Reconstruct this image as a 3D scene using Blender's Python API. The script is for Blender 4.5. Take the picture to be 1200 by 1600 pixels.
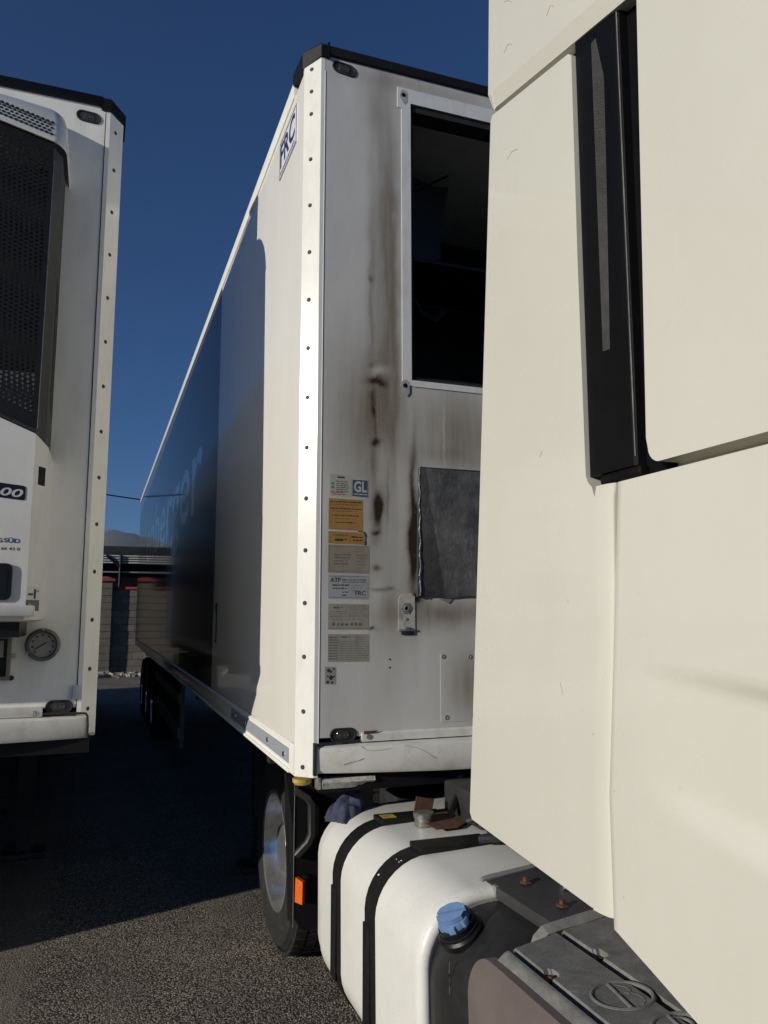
import bpy, bmesh, math, random
from mathutils import Vector, Matrix
random.seed(7)
R = math.radians
S = bpy.context.scene
C = S.collection
for o in list(bpy.data.objects):
    bpy.data.objects.remove(o)

# ------------------------------------------------------------------ camera, sky, sun, exposure
CAM_H = 1.745
cam_d = bpy.data.cameras.new('camera')
cam = bpy.data.objects.new('camera', cam_d)
C.objects.link(cam)
cam_d.sensor_fit = 'HORIZONTAL'
cam_d.sensor_width = 36.0
cam_d.lens = 36.36
cam_d.clip_start = 0.02
cam_d.clip_end = 20000
cam.location = (0, 0, CAM_H)
cam.rotation_euler = (R(90) + math.atan(159 / 1212), 0, -R(20.05))
S.camera = cam

SUN_AZ = R(18.0)      # the light travels along +X, turned this much towards +Y
SUN_EL = R(15.0)
w = bpy.data.worlds.new('World')
S.world = w
w.use_nodes = True
wn = w.node_tree.nodes
wl = w.node_tree.links
sky = wn.new('ShaderNodeTexSky')
sky.sky_type = 'NISHITA'
sky.sun_disc = False
sky.sun_elevation = SUN_EL
sky.sun_rotation = math.atan2(-math.cos(SUN_AZ), -math.sin(SUN_AZ))
sky.altitude = 900
sky.air_density = 1.0
sky.dust_density = 0.0
sky.ozone_density = 9.2
wn['Background'].inputs['Strength'].default_value = 0.061
wl.new(sky.outputs[0], wn['Background'].inputs['Color'])

sun_d = bpy.data.lights.new('sun', 'SUN')
sun_d.energy = 4.2
sun_d.angle = R(0.5)
sun_d.color = (1.0, 0.935, 0.82)
sun = bpy.data.objects.new('sun', sun_d)
C.objects.link(sun)
sd = Vector((math.cos(SUN_EL) * math.cos(SUN_AZ), math.cos(SUN_EL) * math.sin(SUN_AZ), -math.sin(SUN_EL)))
sun.rotation_euler = sd.to_track_quat('-Z', 'Y').to_euler()

S.view_settings.view_transform = 'Standard'
S.view_settings.look = 'None'
S.view_settings.exposure = 0.0
S.view_settings.gamma = 1.0
S.view_settings.use_curve_mapping = False
S.cycles.max_bounces = 6
S.cycles.diffuse_bounces = 4
S.cycles.glossy_bounces = 3
S.cycles.volume_bounces = 0
S.cycles.caustics_reflective = False
S.cycles.caustics_refractive = False

HAZE = .00009
# ------------------------------------------------------------------ materials
MATS = {}
def nodes_of(m):
    m.use_nodes = True
    nt = m.node_tree
    return nt, nt.nodes, nt.links, nt.nodes['Principled BSDF']

def pos_node(nt):
    g = nt.nodes.new('ShaderNodeNewGeometry')
    return g.outputs['Position']

def noise(nt, vec, scale, detail=4, rough=.55, sx=(1, 1, 1)):
    mp = nt.nodes.new('ShaderNodeMapping')
    mp.inputs['Scale'].default_value = sx
    nt.links.new(vec, mp.inputs['Vector'])
    n = nt.nodes.new('ShaderNodeTexNoise')
    n.inputs['Scale'].default_value = scale
    n.inputs['Detail'].default_value = detail
    n.inputs['Roughness'].default_value = rough
    nt.links.new(mp.outputs[0], n.inputs['Vector'])
    return n.outputs['Fac']

def ramp(nt, fac, stops):
    r = nt.nodes.new('ShaderNodeValToRGB')
    e = r.color_ramp.elements
    while len(e) < len(stops):
        e.new(.5)
    for k, (p, c) in enumerate(stops):
        e[k].position = p
        e[k].color = (c[0], c[1], c[2], 1) if hasattr(c, '__len__') else (c, c, c, 1)
    nt.links.new(fac, r.inputs[0])
    return r.outputs[0]

def mixc(nt, fac, a, b, mode='MIX'):
    m = nt.nodes.new('ShaderNodeMix')
    m.data_type = 'RGBA'
    m.blend_type = mode
    for sock, v in ((m.inputs[0], fac), (m.inputs[6], a), (m.inputs[7], b)):
        if isinstance(v, (int, float)):
            sock.default_value = v
        elif isinstance(v, tuple):
            sock.default_value = (v[0], v[1], v[2], 1)
        else:
            nt.links.new(v, sock)
    return m.outputs[2]

def mth(nt, op, a, b=None):
    m = nt.nodes.new('ShaderNodeMath')
    m.operation = op
    for k, v in enumerate((a, b)):
        if v is None:
            continue
        if isinstance(v, (int, float)):
            m.inputs[k].default_value = v
        else:
            nt.links.new(v, m.inputs[k])
    return m.outputs[0]

def bump(nt, b, h, strength, dist=.01):
    n = nt.nodes.new('ShaderNodeBump')
    n.inputs['Strength'].default_value = strength
    n.inputs['Distance'].default_value = dist
    nt.links.new(h, n.inputs['Height'])
    nt.links.new(n.outputs[0], b.inputs['Normal'])

def mat(name, col, rough=.5, metal=0.0, var=.12, vs=14, bmp=0.0, bs=200, coat=0.0, dirt=None, stretch=(1, 1, 1), spec=.5, wave=0.0, specks=None):
    """plain surface with mottling, roughness variation, optional grain, dirt and panel waviness"""
    if name in MATS:
        return MATS[name]
    m = bpy.data.materials.new(name)
    nt, ns, ls, b = nodes_of(m)
    p = pos_node(nt)
    f = noise(nt, p, vs, 5, .6, stretch)
    lo = tuple(c * (1 - var) for c in col)
    hi = tuple(min(1, c * (1 + var * .6)) for c in col)
    colr = ramp(nt, f, [(.28, lo), (.72, hi)])
    if dirt:
        dcol, ds, amt, dstretch = dirt
        g = noise(nt, p, ds, 7, .68, dstretch)
        dm = ramp(nt, g, [(.48, 0.0), (.80, amt)])
        colr = mixc(nt, dm, colr, dcol)
    if specks:
        scol, ss, thr, amt = specks
        g2 = noise(nt, p, ss, 2, .5)
        cl = noise(nt, p, ss * .03, 3, .6)
        g3 = mth(nt, 'ADD', g2, mth(nt, 'MULTIPLY', mth(nt, 'SUBTRACT', cl, .5), .25))
        colr = mixc(nt, ramp(nt, g3, [(thr, 0.0), (thr + .05, amt)]), colr, scol)
    ls.new(colr, b.inputs['Base Color'])
    rf = noise(nt, p, vs * 2.3, 4)
    rr = nt.nodes.new('ShaderNodeMapRange')
    rr.inputs[3].default_value = max(.02, rough * .8)
    rr.inputs[4].default_value = min(1, rough * 1.22)
    ls.new(rf, rr.inputs[0])
    ls.new(rr.outputs[0], b.inputs['Roughness'])
    b.inputs['Metallic'].default_value = metal
    b.inputs['Specular IOR Level'].default_value = spec
    if coat:
        b.inputs['Coat Weight'].default_value = coat
        b.inputs['Coat Roughness'].default_value = .06
    if bmp:
        bump(nt, b, noise(nt, p, bs, 3), bmp, .004)
    elif wave:
        bump(nt, b, noise(nt, p, 3.0, 2), wave, .05)
    MATS[name] = m
    return m

WHITE = mat('white_trailer_paint', (.82, .82, .78), .33, var=.04, vs=6, coat=.15, dirt=((.42, .39, .33), 9, .35, (1, 1, .35)), wave=.06)
POSTW = mat('white_post_paint', (.83, .825, .77), .17, var=.04, vs=8, dirt=((.5, .47, .4), 26, .3, (1, 1, .3)))
SIDEW = None
CABW = mat('white_cab_paint', (.642, .632, .553), .26, var=.025, vs=2.5, coat=.5, dirt=((.56, .53, .46), 4, .30, (1, 1, .4)), specks=((.30, .27, .22), 75, .765, .55), wave=.03)
TANKW = mat('white_tank_paint', (.76, .755, .715), .34, var=.03, vs=5, coat=.15, dirt=((.46, .43, .37), 7, .30, (1, 1, .4)), specks=((.22, .19, .15), 240, .70, .7))
BLACKP = mat('black_plastic', (.010, .010, .011), .34, spec=.3, var=.25, vs=30, bmp=.15, bs=500)
TRIMB = mat('black_trim', (.007, .007, .008), .5, var=.25, vs=30, spec=.25)
STRAPB = mat('black_strap', (.008, .008, .008), .6, var=.3, vs=40, spec=.25, dirt=((.03, .028, .025), 30, .5, (1, 1, 1)))
RUBBER = mat('black_rubber', (.014, .014, .014), .78, var=.3, vs=25, bmp=.2, bs=300, dirt=((.06, .055, .05), 20, .5, (1, 1, 1)))
STEEL = mat('dark_chassis_steel', (.02, .02, .02), .6, var=.35, vs=18, dirt=((.06, .045, .035), 14, .5, (1, 1, 1)))
ALU = mat('bare_aluminium', (.62, .63, .64), .25, 1.0, var=.1, vs=20)
POLISH = mat('polished_alloy', (.78, .78, .79), .20, .85, var=.06, vs=12, dirt=((.3, .3, .3), 30, .5, (1, 1, 1)))
SILV = mat('zinc_plated_metal', (.45, .45, .44), .38, .7, var=.2, vs=60)
RUST = mat('rusty_metal', (.10, .045, .026), .85, var=.45, vs=60, bmp=.3, bs=300)
GREYP = None
MAUVE = mat('mauve_skirt_paint', (.135, .108, .104), .5, var=.05, vs=5, dirt=((.21, .18, .16), 6, .5, (1, 1, 1)))
BLUECAP = mat('blue_cap_plastic', (.15, .26, .47), .45, var=.12, vs=50)
ORANGE = mat('orange_reflector', (.75, .13, .015), .3, var=.15, vs=80)
CLOTH = mat('navy_cloth', (.05, .058, .11), .95, var=.35, vs=60, bmp=.5, bs=700)
GLASSB = mat('dark_glass', (.01, .012, .014), .06, var=.1, vs=4)
FRAMEW = mat('white_frame_paint', (.70, .71, .70), .4, var=.06, vs=18, dirt=((.38, .36, .33), 30, .4, (1, 1, .2)))
REDC = mat('red_coping', (.27, .045, .03), .8, var=.25, vs=4)
YELL = mat('yellow_paint', (.52, .36, .06), .6, var=.3, vs=60, dirt=((.12, .09, .06), 50, .8, (1, 1, 1)))
LENSG = mat('lamp_reflector', (.16, .16, .16), .3, .5, var=.4, vs=200)
LENS = mat('clear_lamp_lens', (.05, .05, .05), .12, var=.3, vs=90)
REFLT = mat('grey_reflective_tape', (.33, .36, .40), .45, var=.08, vs=40, dirt=((.2, .2, .2), 20, .4, (1, 1, 1)))
SEAL = mat('white_sealant', (.75, .75, .73), .6, var=.05, vs=40)
SCRM = mat('dull_scratch', (.42, .40, .35), .7, var=.2, vs=60)
GREYM = mat('grey_galvanised', (.30, .30, .29), .5, .3, var=.2, vs=24)
SHADEIN = mat('painted_interior_shade', (.013, .013, .014), .6, var=.3, vs=6)  # near-black colour stands for the shade inside the closed trailer
CONCR = mat('concrete', (.28, .26, .24), .9, var=.2, vs=3)

def grey_step_material():
    m = bpy.data.materials.new('weathered_grey_plastic')
    nt, ns, ls, b = nodes_of(m)
    p = pos_node(nt)
    a = noise(nt, p, 22, 6, .7)
    c = ramp(nt, a, [(.3, (.11, .11, .108)), (.55, (.18, .177, .17)), (.75, (.28, .272, .25))])
    sp = noise(nt, p, 420, 2)
    c = mixc(nt, ramp(nt, sp, [(.5, 0.0), (.7, .45)]), c, (.30, .285, .255))
    ls.new(c, b.inputs['Base Color'])
    b.inputs['Roughness'].default_value = .85
    bump(nt, b, noise(nt, p, 330, 3), .35, .004)
    return m
GREYP = grey_step_material()

def side_material(graphic_y):
    """white gloss panel; from graphic_y rearwards a slate graphic; vertical drip marks"""
    m = bpy.data.materials.new('trailer_side_panel')
    nt, ns, ls, b = nodes_of(m)
    p = pos_node(nt)
    sx = ns.new('ShaderNodeSeparateXYZ')
    ls.new(p, sx.inputs[0])
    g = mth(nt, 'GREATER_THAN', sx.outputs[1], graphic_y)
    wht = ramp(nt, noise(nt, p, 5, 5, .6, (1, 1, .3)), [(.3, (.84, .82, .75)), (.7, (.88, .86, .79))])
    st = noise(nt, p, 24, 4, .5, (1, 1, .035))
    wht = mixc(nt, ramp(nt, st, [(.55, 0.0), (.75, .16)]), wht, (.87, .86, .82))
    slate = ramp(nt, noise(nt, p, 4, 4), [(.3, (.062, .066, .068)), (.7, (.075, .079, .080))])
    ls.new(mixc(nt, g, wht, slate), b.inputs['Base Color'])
    rgh = ns.new('ShaderNodeMapRange'); rgh.inputs[3].default_value = .04; rgh.inputs[4].default_value = .07
    ls.new(g, rgh.inputs[0]); ls.new(rgh.outputs[0], b.inputs['Roughness'])
    spc = ns.new('ShaderNodeMapRange'); spc.inputs[3].default_value = .45; spc.inputs[4].default_value = .055
    ls.new(g, spc.inputs[0]); ls.new(spc.outputs[0], b.inputs['Specular IOR Level'])
    bump(nt, b, noise(nt, p, 1.4, 2, .5, (1, 1.6, .6)), .05, .03)
    return m

def asphalt_material():
    m = bpy.data.materials.new('coarse_asphalt')
    nt, ns, ls, b = nodes_of(m)
    p = pos_node(nt)
    warp = ns.new('ShaderNodeTexNoise'); warp.inputs['Scale'].default_value = 90
    ls.new(p, warp.inputs['Vector'])
    wadd = ns.new('ShaderNodeVectorMath'); wadd.operation = 'MULTIPLY_ADD'
    ls.new(warp.outputs['Color'], wadd.inputs[0]); wadd.inputs[1].default_value = (.006, .006, .006)
    ls.new(p, wadd.inputs[2])
    v = ns.new('ShaderNodeTexVoronoi'); v.inputs['Scale'].default_value = 104
    ls.new(wadd.outputs[0], v.inputs['Vector'])
    v2 = ns.new('ShaderNodeTexVoronoi'); v2.inputs['Scale'].default_value = 230
    ls.new(wadd.outputs[0], v2.inputs['Vector'])
    sep = ns.new('ShaderNodeSeparateColor'); ls.new(v.outputs['Color'], sep.inputs[0])
    stone = ramp(nt, sep.outputs[0], [(0, (.20, .18, .157)), (.35, (.32, .292, .256)), (.75, (.44, .40, .35)), (1, (.66, .62, .56))])
    tint = ramp(nt, sep.outputs[1], [(.0, (.85, .95, .85)), (.5, (1, 1, 1)), (1, (1.0, .88, .78))])
    stone = mixc(nt, 1.0, stone, tint, 'MULTIPLY')
    gap = ramp(nt, v.outputs['Distance'], [(.35, 1.0), (.62, .0)])
    c = mixc(nt, gap, (.05, .045, .04), stone)
    patch = noise(nt, p, 1.3, 6, .65)
    c = mixc(nt, 1.0, c, ramp(nt, patch, [(.3, (.72, .71, .70)), (.7, (1.3, 1.26, 1.2))]), 'MULTIPLY')
    sxg = ns.new('ShaderNodeSeparateXYZ'); ls.new(p, sxg.inputs[0])
    dist = mth(nt, 'ABSOLUTE', mth(nt, 'ADD', sxg.outputs[0], .46))
    edge_n = mth(nt, 'ADD', dist, mth(nt, 'MULTIPLY', mth(nt, 'SUBTRACT', noise(nt, p, 9, 5, .7), .5), .16))
    track = ramp(nt, edge_n, [(.18, .55), (.28, 0.0)])
    worn = ramp(nt, noise(nt, p, .55, 3, .5, (1, .35, 1)), [(.52, 0.0), (.66, .75)])
    worn = mth(nt, 'MAXIMUM', worn, track)
    c = mixc(nt, worn, c, ramp(nt, noise(nt, p, 160, 3), [(.3, (.17, .15, .128)), (.7, (.28, .25, .215))]))
    ls.new(c, b.inputs['Base Color'])
    b.inputs['Roughness'].default_value = .88
    b.inputs['Specular IOR Level'].default_value = .3
    h = mth(nt, 'ADD', mth(nt, 'MULTIPLY', v.outputs['Distance'], -1.0), mth(nt, 'MULTIPLY', v2.outputs['Distance'], -.35))
    h = mth(nt, 'ADD', h, mth(nt, 'MULTIPLY', sep.outputs[2], .5))
    h = mth(nt, 'MULTIPLY', h, mth(nt, 'SUBTRACT', 1.0, mth(nt, 'MULTIPLY', worn, .8)))
    for gx_ in (-.372, -.335, -.292):
        gl = mth(nt, 'ABSOLUTE', mth(nt, 'ADD', mth(nt, 'ADD', sxg.outputs[0], -gx_), mth(nt, 'MULTIPLY', noise(nt, p, 30, 3), .004)))
        h = mth(nt, 'SUBTRACT', h, ramp(nt, gl, [(.0, .12), (.004, 0.0)]))
    bump(nt, b, h, .75, .006)
    return m
ASPH = asphalt_material()

def front_material():
    """dirty white insulated front wall: grey film, brown streaks and scorch marks where the machine hung"""
    m = bpy.data.materials.new('stained_front_panel')
    nt, ns, ls, b = nodes_of(m)
    p = pos_node(nt)
    wn1 = ns.new('ShaderNodeTexNoise'); wn1.inputs['Scale'].default_value = 11; wn1.inputs['Detail'].default_value = 6
    mp = ns.new('ShaderNodeMapping'); mp.inputs['Scale'].default_value = (1.6, 1, .7)
    ls.new(p, mp.inputs[0]); ls.new(mp.outputs[0], wn1.inputs['Vector'])
    wv = ns.new('ShaderNodeVectorMath'); wv.operation = 'MULTIPLY_ADD'
    ls.new(wn1.outputs['Color'], wv.inputs[0]); wv.inputs[1].default_value = (.045, 0, .06)
    off = ns.new('ShaderNodeVectorMath'); off.operation = 'SUBTRACT'
    ls.new(p, off.inputs[0]); off.inputs[1].default_value = (.0225, 0, .03)
    ls.new(off.outputs[0], wv.inputs[2])
    wp = wv.outputs[0]
    def blobs(lst):
        tot = None
        for (x, z, rx, rz, s) in lst:
            d = ns.new('ShaderNodeVectorMath'); d.operation = 'SUBTRACT'
            ls.new(wp, d.inputs[0]); d.inputs[1].default_value = (x, 0, z)
            e = ns.new('ShaderNodeVectorMath'); e.operation = 'MULTIPLY'
            ls.new(d.outputs[0], e.inputs[0]); e.inputs[1].default_value = (1 / rx, 0, 1 / rz)
            q = ns.new('ShaderNodeVectorMath'); q.operation = 'DOT_PRODUCT'
            ls.new(e.outputs[0], q.inputs[0]); ls.new(e.outputs[0], q.inputs[1])
            g = mth(nt, 'EXPONENT', mth(nt, 'MULTIPLY', q.outputs['Value'], -1.0))
            g = mth(nt, 'MULTIPLY', g, s)
            tot = g if tot is None else mth(nt, 'ADD', tot, g)
        return mth(nt, 'MINIMUM', tot, 1.0)
    base = ramp(nt, noise(nt, p, 4, 6, .6, (1, 1, .3)), [(.3, (.52, .515, .495)), (.7, (.62, .615, .60))])
    # grey-brown film, streaked vertically
    film = blobs([(1.045, 3.35, .055, .60, .75), (1.075, 3.05, .03, .50, .65), (1.03, 2.6, .11, .30, .60), (.90, 2.50, .12, .30, .5),
                  (1.06, 2.05, .13, .40, .45), (1.27, 2.5, .20, .17, .50), (1.42, 2.48, .12, .20, .45), (1.30, 2.38, .15, .05, .35), (1.32, 1.745, .24, .060, .9),
                  (1.20, 3.99, .35, .05, .40), (1.00, 3.85, .05, .12, .35), (1.40, 1.47, .09, .14, .75), (.985, 3.2, .018, .42, .4),
                  (.90, 1.95, .10, .12, .35), (1.1, 1.75, .1, .12, .3)])
    sm = noise(nt, p, 30, 6, .65, (1, 1, .09))
    film = mth(nt, 'MULTIPLY', film, mth(nt, 'ADD', mth(nt, 'MULTIPLY', sm, 1.0), .4))
    c = mixc(nt, film, base, (.19, .160, .118))
    # pale wash marks
    wash = blobs([(1.02, 2.715, .035, .02, .6), (1.04, 2.35, .03, .12, .35), (1.01, 1.82, .03, .06, .4), (1.15, 2.50, .012, .14, .4), (1.305, 2.50, .004, .16, .5), (1.1, 2.2, .02, .25, .25)])
    c = mixc(nt, wash, c, (.62, .61, .57))
    # scorched oil spots
    oil = blobs([(1.000, 2.672, .036, .014, 1.2), (1.035, 2.66, .02, .012, .6), (.993, 2.60, .012, .05, .75), (.998, 2.545, .012, .025, .8), (1.000, 2.47, .010, .05, .45),
                 (1.004, 2.42, .020, .016, .95), (1.000, 2.33, .010, .07, .45), (1.012, 2.175, .022, .050, 1.4), (1.000, 2.12, .016, .05, .6), (1.020, 2.11, .012, .06, .5),
                 (1.006, 2.065, .018, .012, .7), (1.002, 2.03, .02, .03, .3), (1.007, 1.918, .018, .012, .75), (1.020, 1.84, .045, .008, .5), (1.072, 1.845, .02, .006, .5), (1.055, 2.2, .007, .10, .45),
                 (1.166, 2.02, .024, .22, 1.4), (1.160, 2.32, .012, .16, .6), (1.180, 1.80, .022, .022, .9), (.992, 1.684, .016, .008, .9), (.985, 3.09, .010, .012, .5), (.99, 2.74, .016, .012, .4), (.985, 2.95, .008, .2, .25)])
    c = mixc(nt, oil, c, (.034, .019, .010))
    sp = noise(nt, p, 130, 3, .6)
    spm = mth(nt, 'MULTIPLY', ramp(nt, sp, [(.60, 0.0), (.72, .55)]), film)
    c = mixc(nt, spm, c, (.42, .40, .36))
    ls.new(c, b.inputs['Base Color'])
    b.inputs['Roughness'].default_value = .38
    b.inputs['Specular IOR Level'].default_value = .4
    bump(nt, b, noise(nt, p, 5, 2), .12, .02)
    return m
FRONTM = front_material()

def ductplate_material():
    m = bpy.data.materials.new('scuffed_grey_sheet')
    nt, ns, ls, b = nodes_of(m)
    p = pos_node(nt)
    a = noise(nt, p, 9, 7, .7)
    c = ramp(nt, a, [(.32, (.07, .07, .07)), (.52, (.14, .14, .141)), (.72, (.23, .23, .231))])
    sc = noise(nt, p, 60, 4, .7, (1, 1, .25))
    c = mixc(nt, ramp(nt, sc, [(.56, 0.0), (.72, .5)]), c, (.36, .36, .36))
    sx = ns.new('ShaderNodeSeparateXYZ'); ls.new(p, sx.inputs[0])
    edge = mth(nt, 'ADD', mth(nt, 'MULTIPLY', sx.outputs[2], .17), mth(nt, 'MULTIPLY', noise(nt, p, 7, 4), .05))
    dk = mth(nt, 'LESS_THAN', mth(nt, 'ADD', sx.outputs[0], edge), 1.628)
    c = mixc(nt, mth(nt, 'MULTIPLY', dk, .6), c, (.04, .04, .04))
    ls.new(c, b.inputs['Base Color'])
    b.inputs['Roughness'].default_value = .42
    b.inputs['Metallic'].default_value = .35
    bump(nt, b, noise(nt, p, 16, 6, .7), .5, .01)
    return m
DUCT = ductplate_material()

def block_material():
    m = bpy.data.materials.new('concrete_block')
    nt, ns, ls, b = nodes_of(m)
    p = pos_node(nt)
    oi = ns.new('ShaderNodeObjectInfo')
    a = noise(nt, p, 14, 6, .7)
    c = ramp(nt, a, [(.3, (.115, .104, .088)), (.7, (.20, .186, .163))])
    c = mixc(nt, 1.0, c, ramp(nt, oi.outputs['Random'], [(0, (.8, .78, .76)), (1, (1.15, 1.12, 1.06))]), 'MULTIPLY')
    ls.new(c, b.inputs['Base Color'])
    b.inputs['Roughness'].default_value = .95
    bump(nt, b, noise(nt, p, 60, 4), .5, .01)
    return m
BLOCK = block_material()

# ------------------------------------------------------------------ mesh helpers
WP = {}   # world origin of every object (nothing that parents is rotated)

class MB:
    def __init__(s):
        s.bm = bmesh.new()
    def face(s, pts, mi=0):
        f = s.bm.faces.new([s.bm.verts.new(p) for p in pts])
        f.material_index = mi
        return f
    def box(s, x0, x1, y0, y1, z0, z1, bev=0.0, seg=2, rot=None):
        r = bmesh.ops.create_cube(s.bm, size=1)
        vs = r['verts']
        c = Vector(((x0 + x1) / 2, (y0 + y1) / 2, (z0 + z1) / 2))
        for v in vs:
            v.co = Vector((v.co.x * (x1 - x0), v.co.y * (y1 - y0), v.co.z * (z1 - z0)))
            if rot:
                v.co = rot @ v.co
            v.co += c
        if bev:
            es = list({e for v in vs for e in v.link_edges})
            bmesh.ops.bevel(s.bm, geom=es, offset=bev, segments=seg, profile=.5, affect='EDGES')
        return s
    def cyl(s, a, b, r, r2=None, n=20, cap=True):
        a = Vector(a); b = Vector(b)
        r2 = r if r2 is None else r2
        q = (b - a).to_track_quat('Z', 'Y')
        ra = [s.bm.verts.new(a + q @ Vector((r * math.cos(2 * math.pi * k / n), r * math.sin(2 * math.pi * k / n), 0))) for k in range(n)]
        rb = [s.bm.verts.new(b + q @ Vector((r2 * math.cos(2 * math.pi * k / n), r2 * math.sin(2 * math.pi * k / n), 0))) for k in range(n)]
        for k in range(n):
            s.bm.faces.new((ra[k], ra[(k + 1) % n], rb[(k + 1) % n], rb[k]))
        if cap:
            s.bm.faces.new(ra[::-1]); s.bm.faces.new(rb)
        return s
    def tube(s, pts, r, n=8):
        pts = [Vector(p) for p in pts]
        rings = []
        for i, p in enumerate(pts):
            d = (pts[min(i + 1, len(pts) - 1)] - pts[max(i - 1, 0)]).normalized()
            q = d.to_track_quat('Z', 'Y')
            rings.append([s.bm.verts.new(p + q @ Vector((r * math.cos(2 * math.pi * k / n), r * math.sin(2 * math.pi * k / n), 0))) for k in range(n)])
        for a, b in zip(rings, rings[1:]):
            for k in range(n):
                s.bm.faces.new((a[k], a[(k + 1) % n], b[(k + 1) % n], b[k]))
        s.bm.faces.new(rings[0][::-1]); s.bm.faces.new(rings[-1])
        return s
    def lathe(s, c, axis, prof, n=48, cap=True):
        """prof: (radius, along-axis) pairs"""
        c = Vector(c); q = Vector(axis).to_track_quat('Z', 'Y')
        rings = []
        for (r, h) in prof:
            rings.append([s.bm.verts.new(c + q @ Vector((r * math.cos(2 * math.pi * k / n), r * math.sin(2 * math.pi * k / n), h))) for k in range(n)])
        for a, b in zip(rings, rings[1:]):
            for k in range(n):
                s.bm.faces.new((a[k], a[(k + 1) % n], b[(k + 1) % n], b[k]))
        if cap and prof[0][0] > 1e-5: s.bm.faces.new(rings[0][::-1])
        if cap and prof[-1][0] > 1e-5: s.bm.faces.new(rings[-1])
        return s
    def loft(s, secs, close=True, caps=True, mi=0):
        rings = [[s.bm.verts.new(p) for p in sec] for sec in secs]
        n = len(rings[0])
        for a, b in zip(rings, rings[1:]):
            for k in range(n if close else n - 1):
                f = s.bm.faces.new((a[k], a[(k + 1) % n], b[(k + 1) % n], b[k])); f.material_index = mi
        if caps and close:
            s.bm.faces.new(rings[0][::-1]); s.bm.faces.new(rings[-1])
        return s
    def prism(s, poly, to3, d, bev=0.0, seg=3, back=False):
        """poly (2D) placed by to3(u, v, depth), extruded from depth 0 to d; bevel round the depth-0 face"""
        a = [s.bm.verts.new(to3(u, v, 0)) for u, v in poly]
        b = [s.bm.verts.new(to3(u, v, d)) for u, v in poly]
        n = len(poly)
        f0 = s.bm.faces.new(a)
        fb = s.bm.faces.new(b[::-1])
        for k in range(n):
            s.bm.faces.new((a[k], b[k], b[(k + 1) % n], a[(k + 1) % n]))
        if bev:
            es = list(f0.edges) + (list(fb.edges) if back else [])
            bmesh.ops.inset_individual(s.bm, faces=[f0], thickness=bev * 1.35, use_even_offset=True)
            bmesh.ops.bevel(s.bm, geom=es, offset=bev, segments=seg, profile=.5, affect='EDGES')
        return s
    def grid(s, fn, nu, nv, mi=0):
        g = [[s.bm.verts.new(fn(i / nu, j / nv)) for j in range(nv + 1)] for i in range(nu + 1)]
        for i in range(nu):
            for j in range(nv):
                f = s.bm.faces.new((g[i][j], g[i + 1][j], g[i + 1][j + 1], g[i][j + 1])); f.material_index = mi
        return s
    def build(s, name, m, parent=None, smooth=35):
        bmesh.ops.recalc_face_normals(s.bm, faces=s.bm.faces)
        me = bpy.data.meshes.new(name)
        s.bm.to_mesh(me); s.bm.free()
        return place(name, me, m, parent, smooth)

def place(name, me, m, parent=None, smooth=35):
    co = [v.co for v in me.vertices]
    lo = Vector((min(c.x for c in co), min(c.y for c in co), min(c.z for c in co)))
    hi = Vector((max(c.x for c in co), max(c.y for c in co), max(c.z for c in co)))
    ctr = Vector(((lo.x + hi.x) / 2, (lo.y + hi.y) / 2, lo.z))
    me.transform(Matrix.Translation(-ctr))
    for mm in (m if isinstance(m, (list, tuple)) else [m]):
        me.materials.append(mm)
    if smooth:
        for p in me.polygons: p.use_smooth = True
        me.set_sharp_from_angle(angle=R(smooth))
    o = bpy.data.objects.new(name, me)
    C.objects.link(o)
    link_to(o, ctr, parent)
    return o

def link_to(o, wpos, parent):
    WP[o.name] = Vector(wpos)
    if parent:
        o.parent = parent
        o.location = Vector(wpos) - WP[parent.name]
    else:
        o.location = wpos

def again(src, wpos, parent=None, rot=None):
    o = src.copy(); C.objects.link(o)
    link_to(o, wpos, parent)
    if rot: o.rotation_euler = rot
    return o

def thing(name, label, cat, loc, group=None):
    o = bpy.data.objects.new(name, None); C.objects.link(o)
    o.empty_display_size = .2
    o.location = loc; WP[o.name] = Vector(loc)
    return tag(o, label, cat, group)

def tag(o, label, cat, group=None):
    o['label'] = label; o['category'] = cat
    if group: o['group'] = group
    return o

def kind(o, k):
    o['kind'] = k
    return o

def B(name, m, parent, *a, **k):
    return MB().box(*a, **k).build(name, m, parent)

def text_obj(name, body, m, parent, o0, right, up, wdt=None, hgt=None, bold=0.0, shear=0.0, thick=.0015, seg=3):
    """flat lettering: its lower-left corner at o0, fitted to wdt x hgt metres"""
    cu = bpy.data.curves.new('t', 'FONT')
    cu.body = body; cu.size = 1; cu.offset = bold; cu.shear = shear; cu.resolution_u = seg
    ob = bpy.data.objects.new('t', cu); C.objects.link(ob)
    dg = bpy.context.evaluated_depsgraph_get()
    me = bpy.data.meshes.new_from_object(ob.evaluated_get(dg))
    bpy.data.objects.remove(ob); bpy.data.curves.remove(cu)
    xs = [v.co.x for v in me.vertices]; ys = [v.co.y for v in me.vertices]
    x0, x1, y0, y1 = min(xs), max(xs), min(ys), max(ys)
    sx = wdt / (x1 - x0) if wdt else None
    sy = hgt / (y1 - y0) if hgt else sx
    sx = sx or sy
    right = Vector(right).normalized(); up = Vector(up).normalized(); nrm = right.cross(up)
    for v in me.vertices:
        v.co = Vector(o0) + right * ((v.co.x - x0) * sx) + up * ((v.co.y - y0) * sy) + nrm * thick
    me.materials.clear()
    return place(name, me, m, parent, 0)

def rrect(x0, x1, y0, y1, r, n=6):
    pts = []
    for cx, cy, a0 in ((x1 - r, y1 - r, 0), (x0 + r, y1 - r, 90), (x0 + r, y0 + r, 180), (x1 - r, y0 + r, 270)):
        for k in range(n + 1):
            a = R(a0 + 90 * k / n)
            pts.append((cx + r * math.cos(a), cy + r * math.sin(a)))
    return pts

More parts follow.
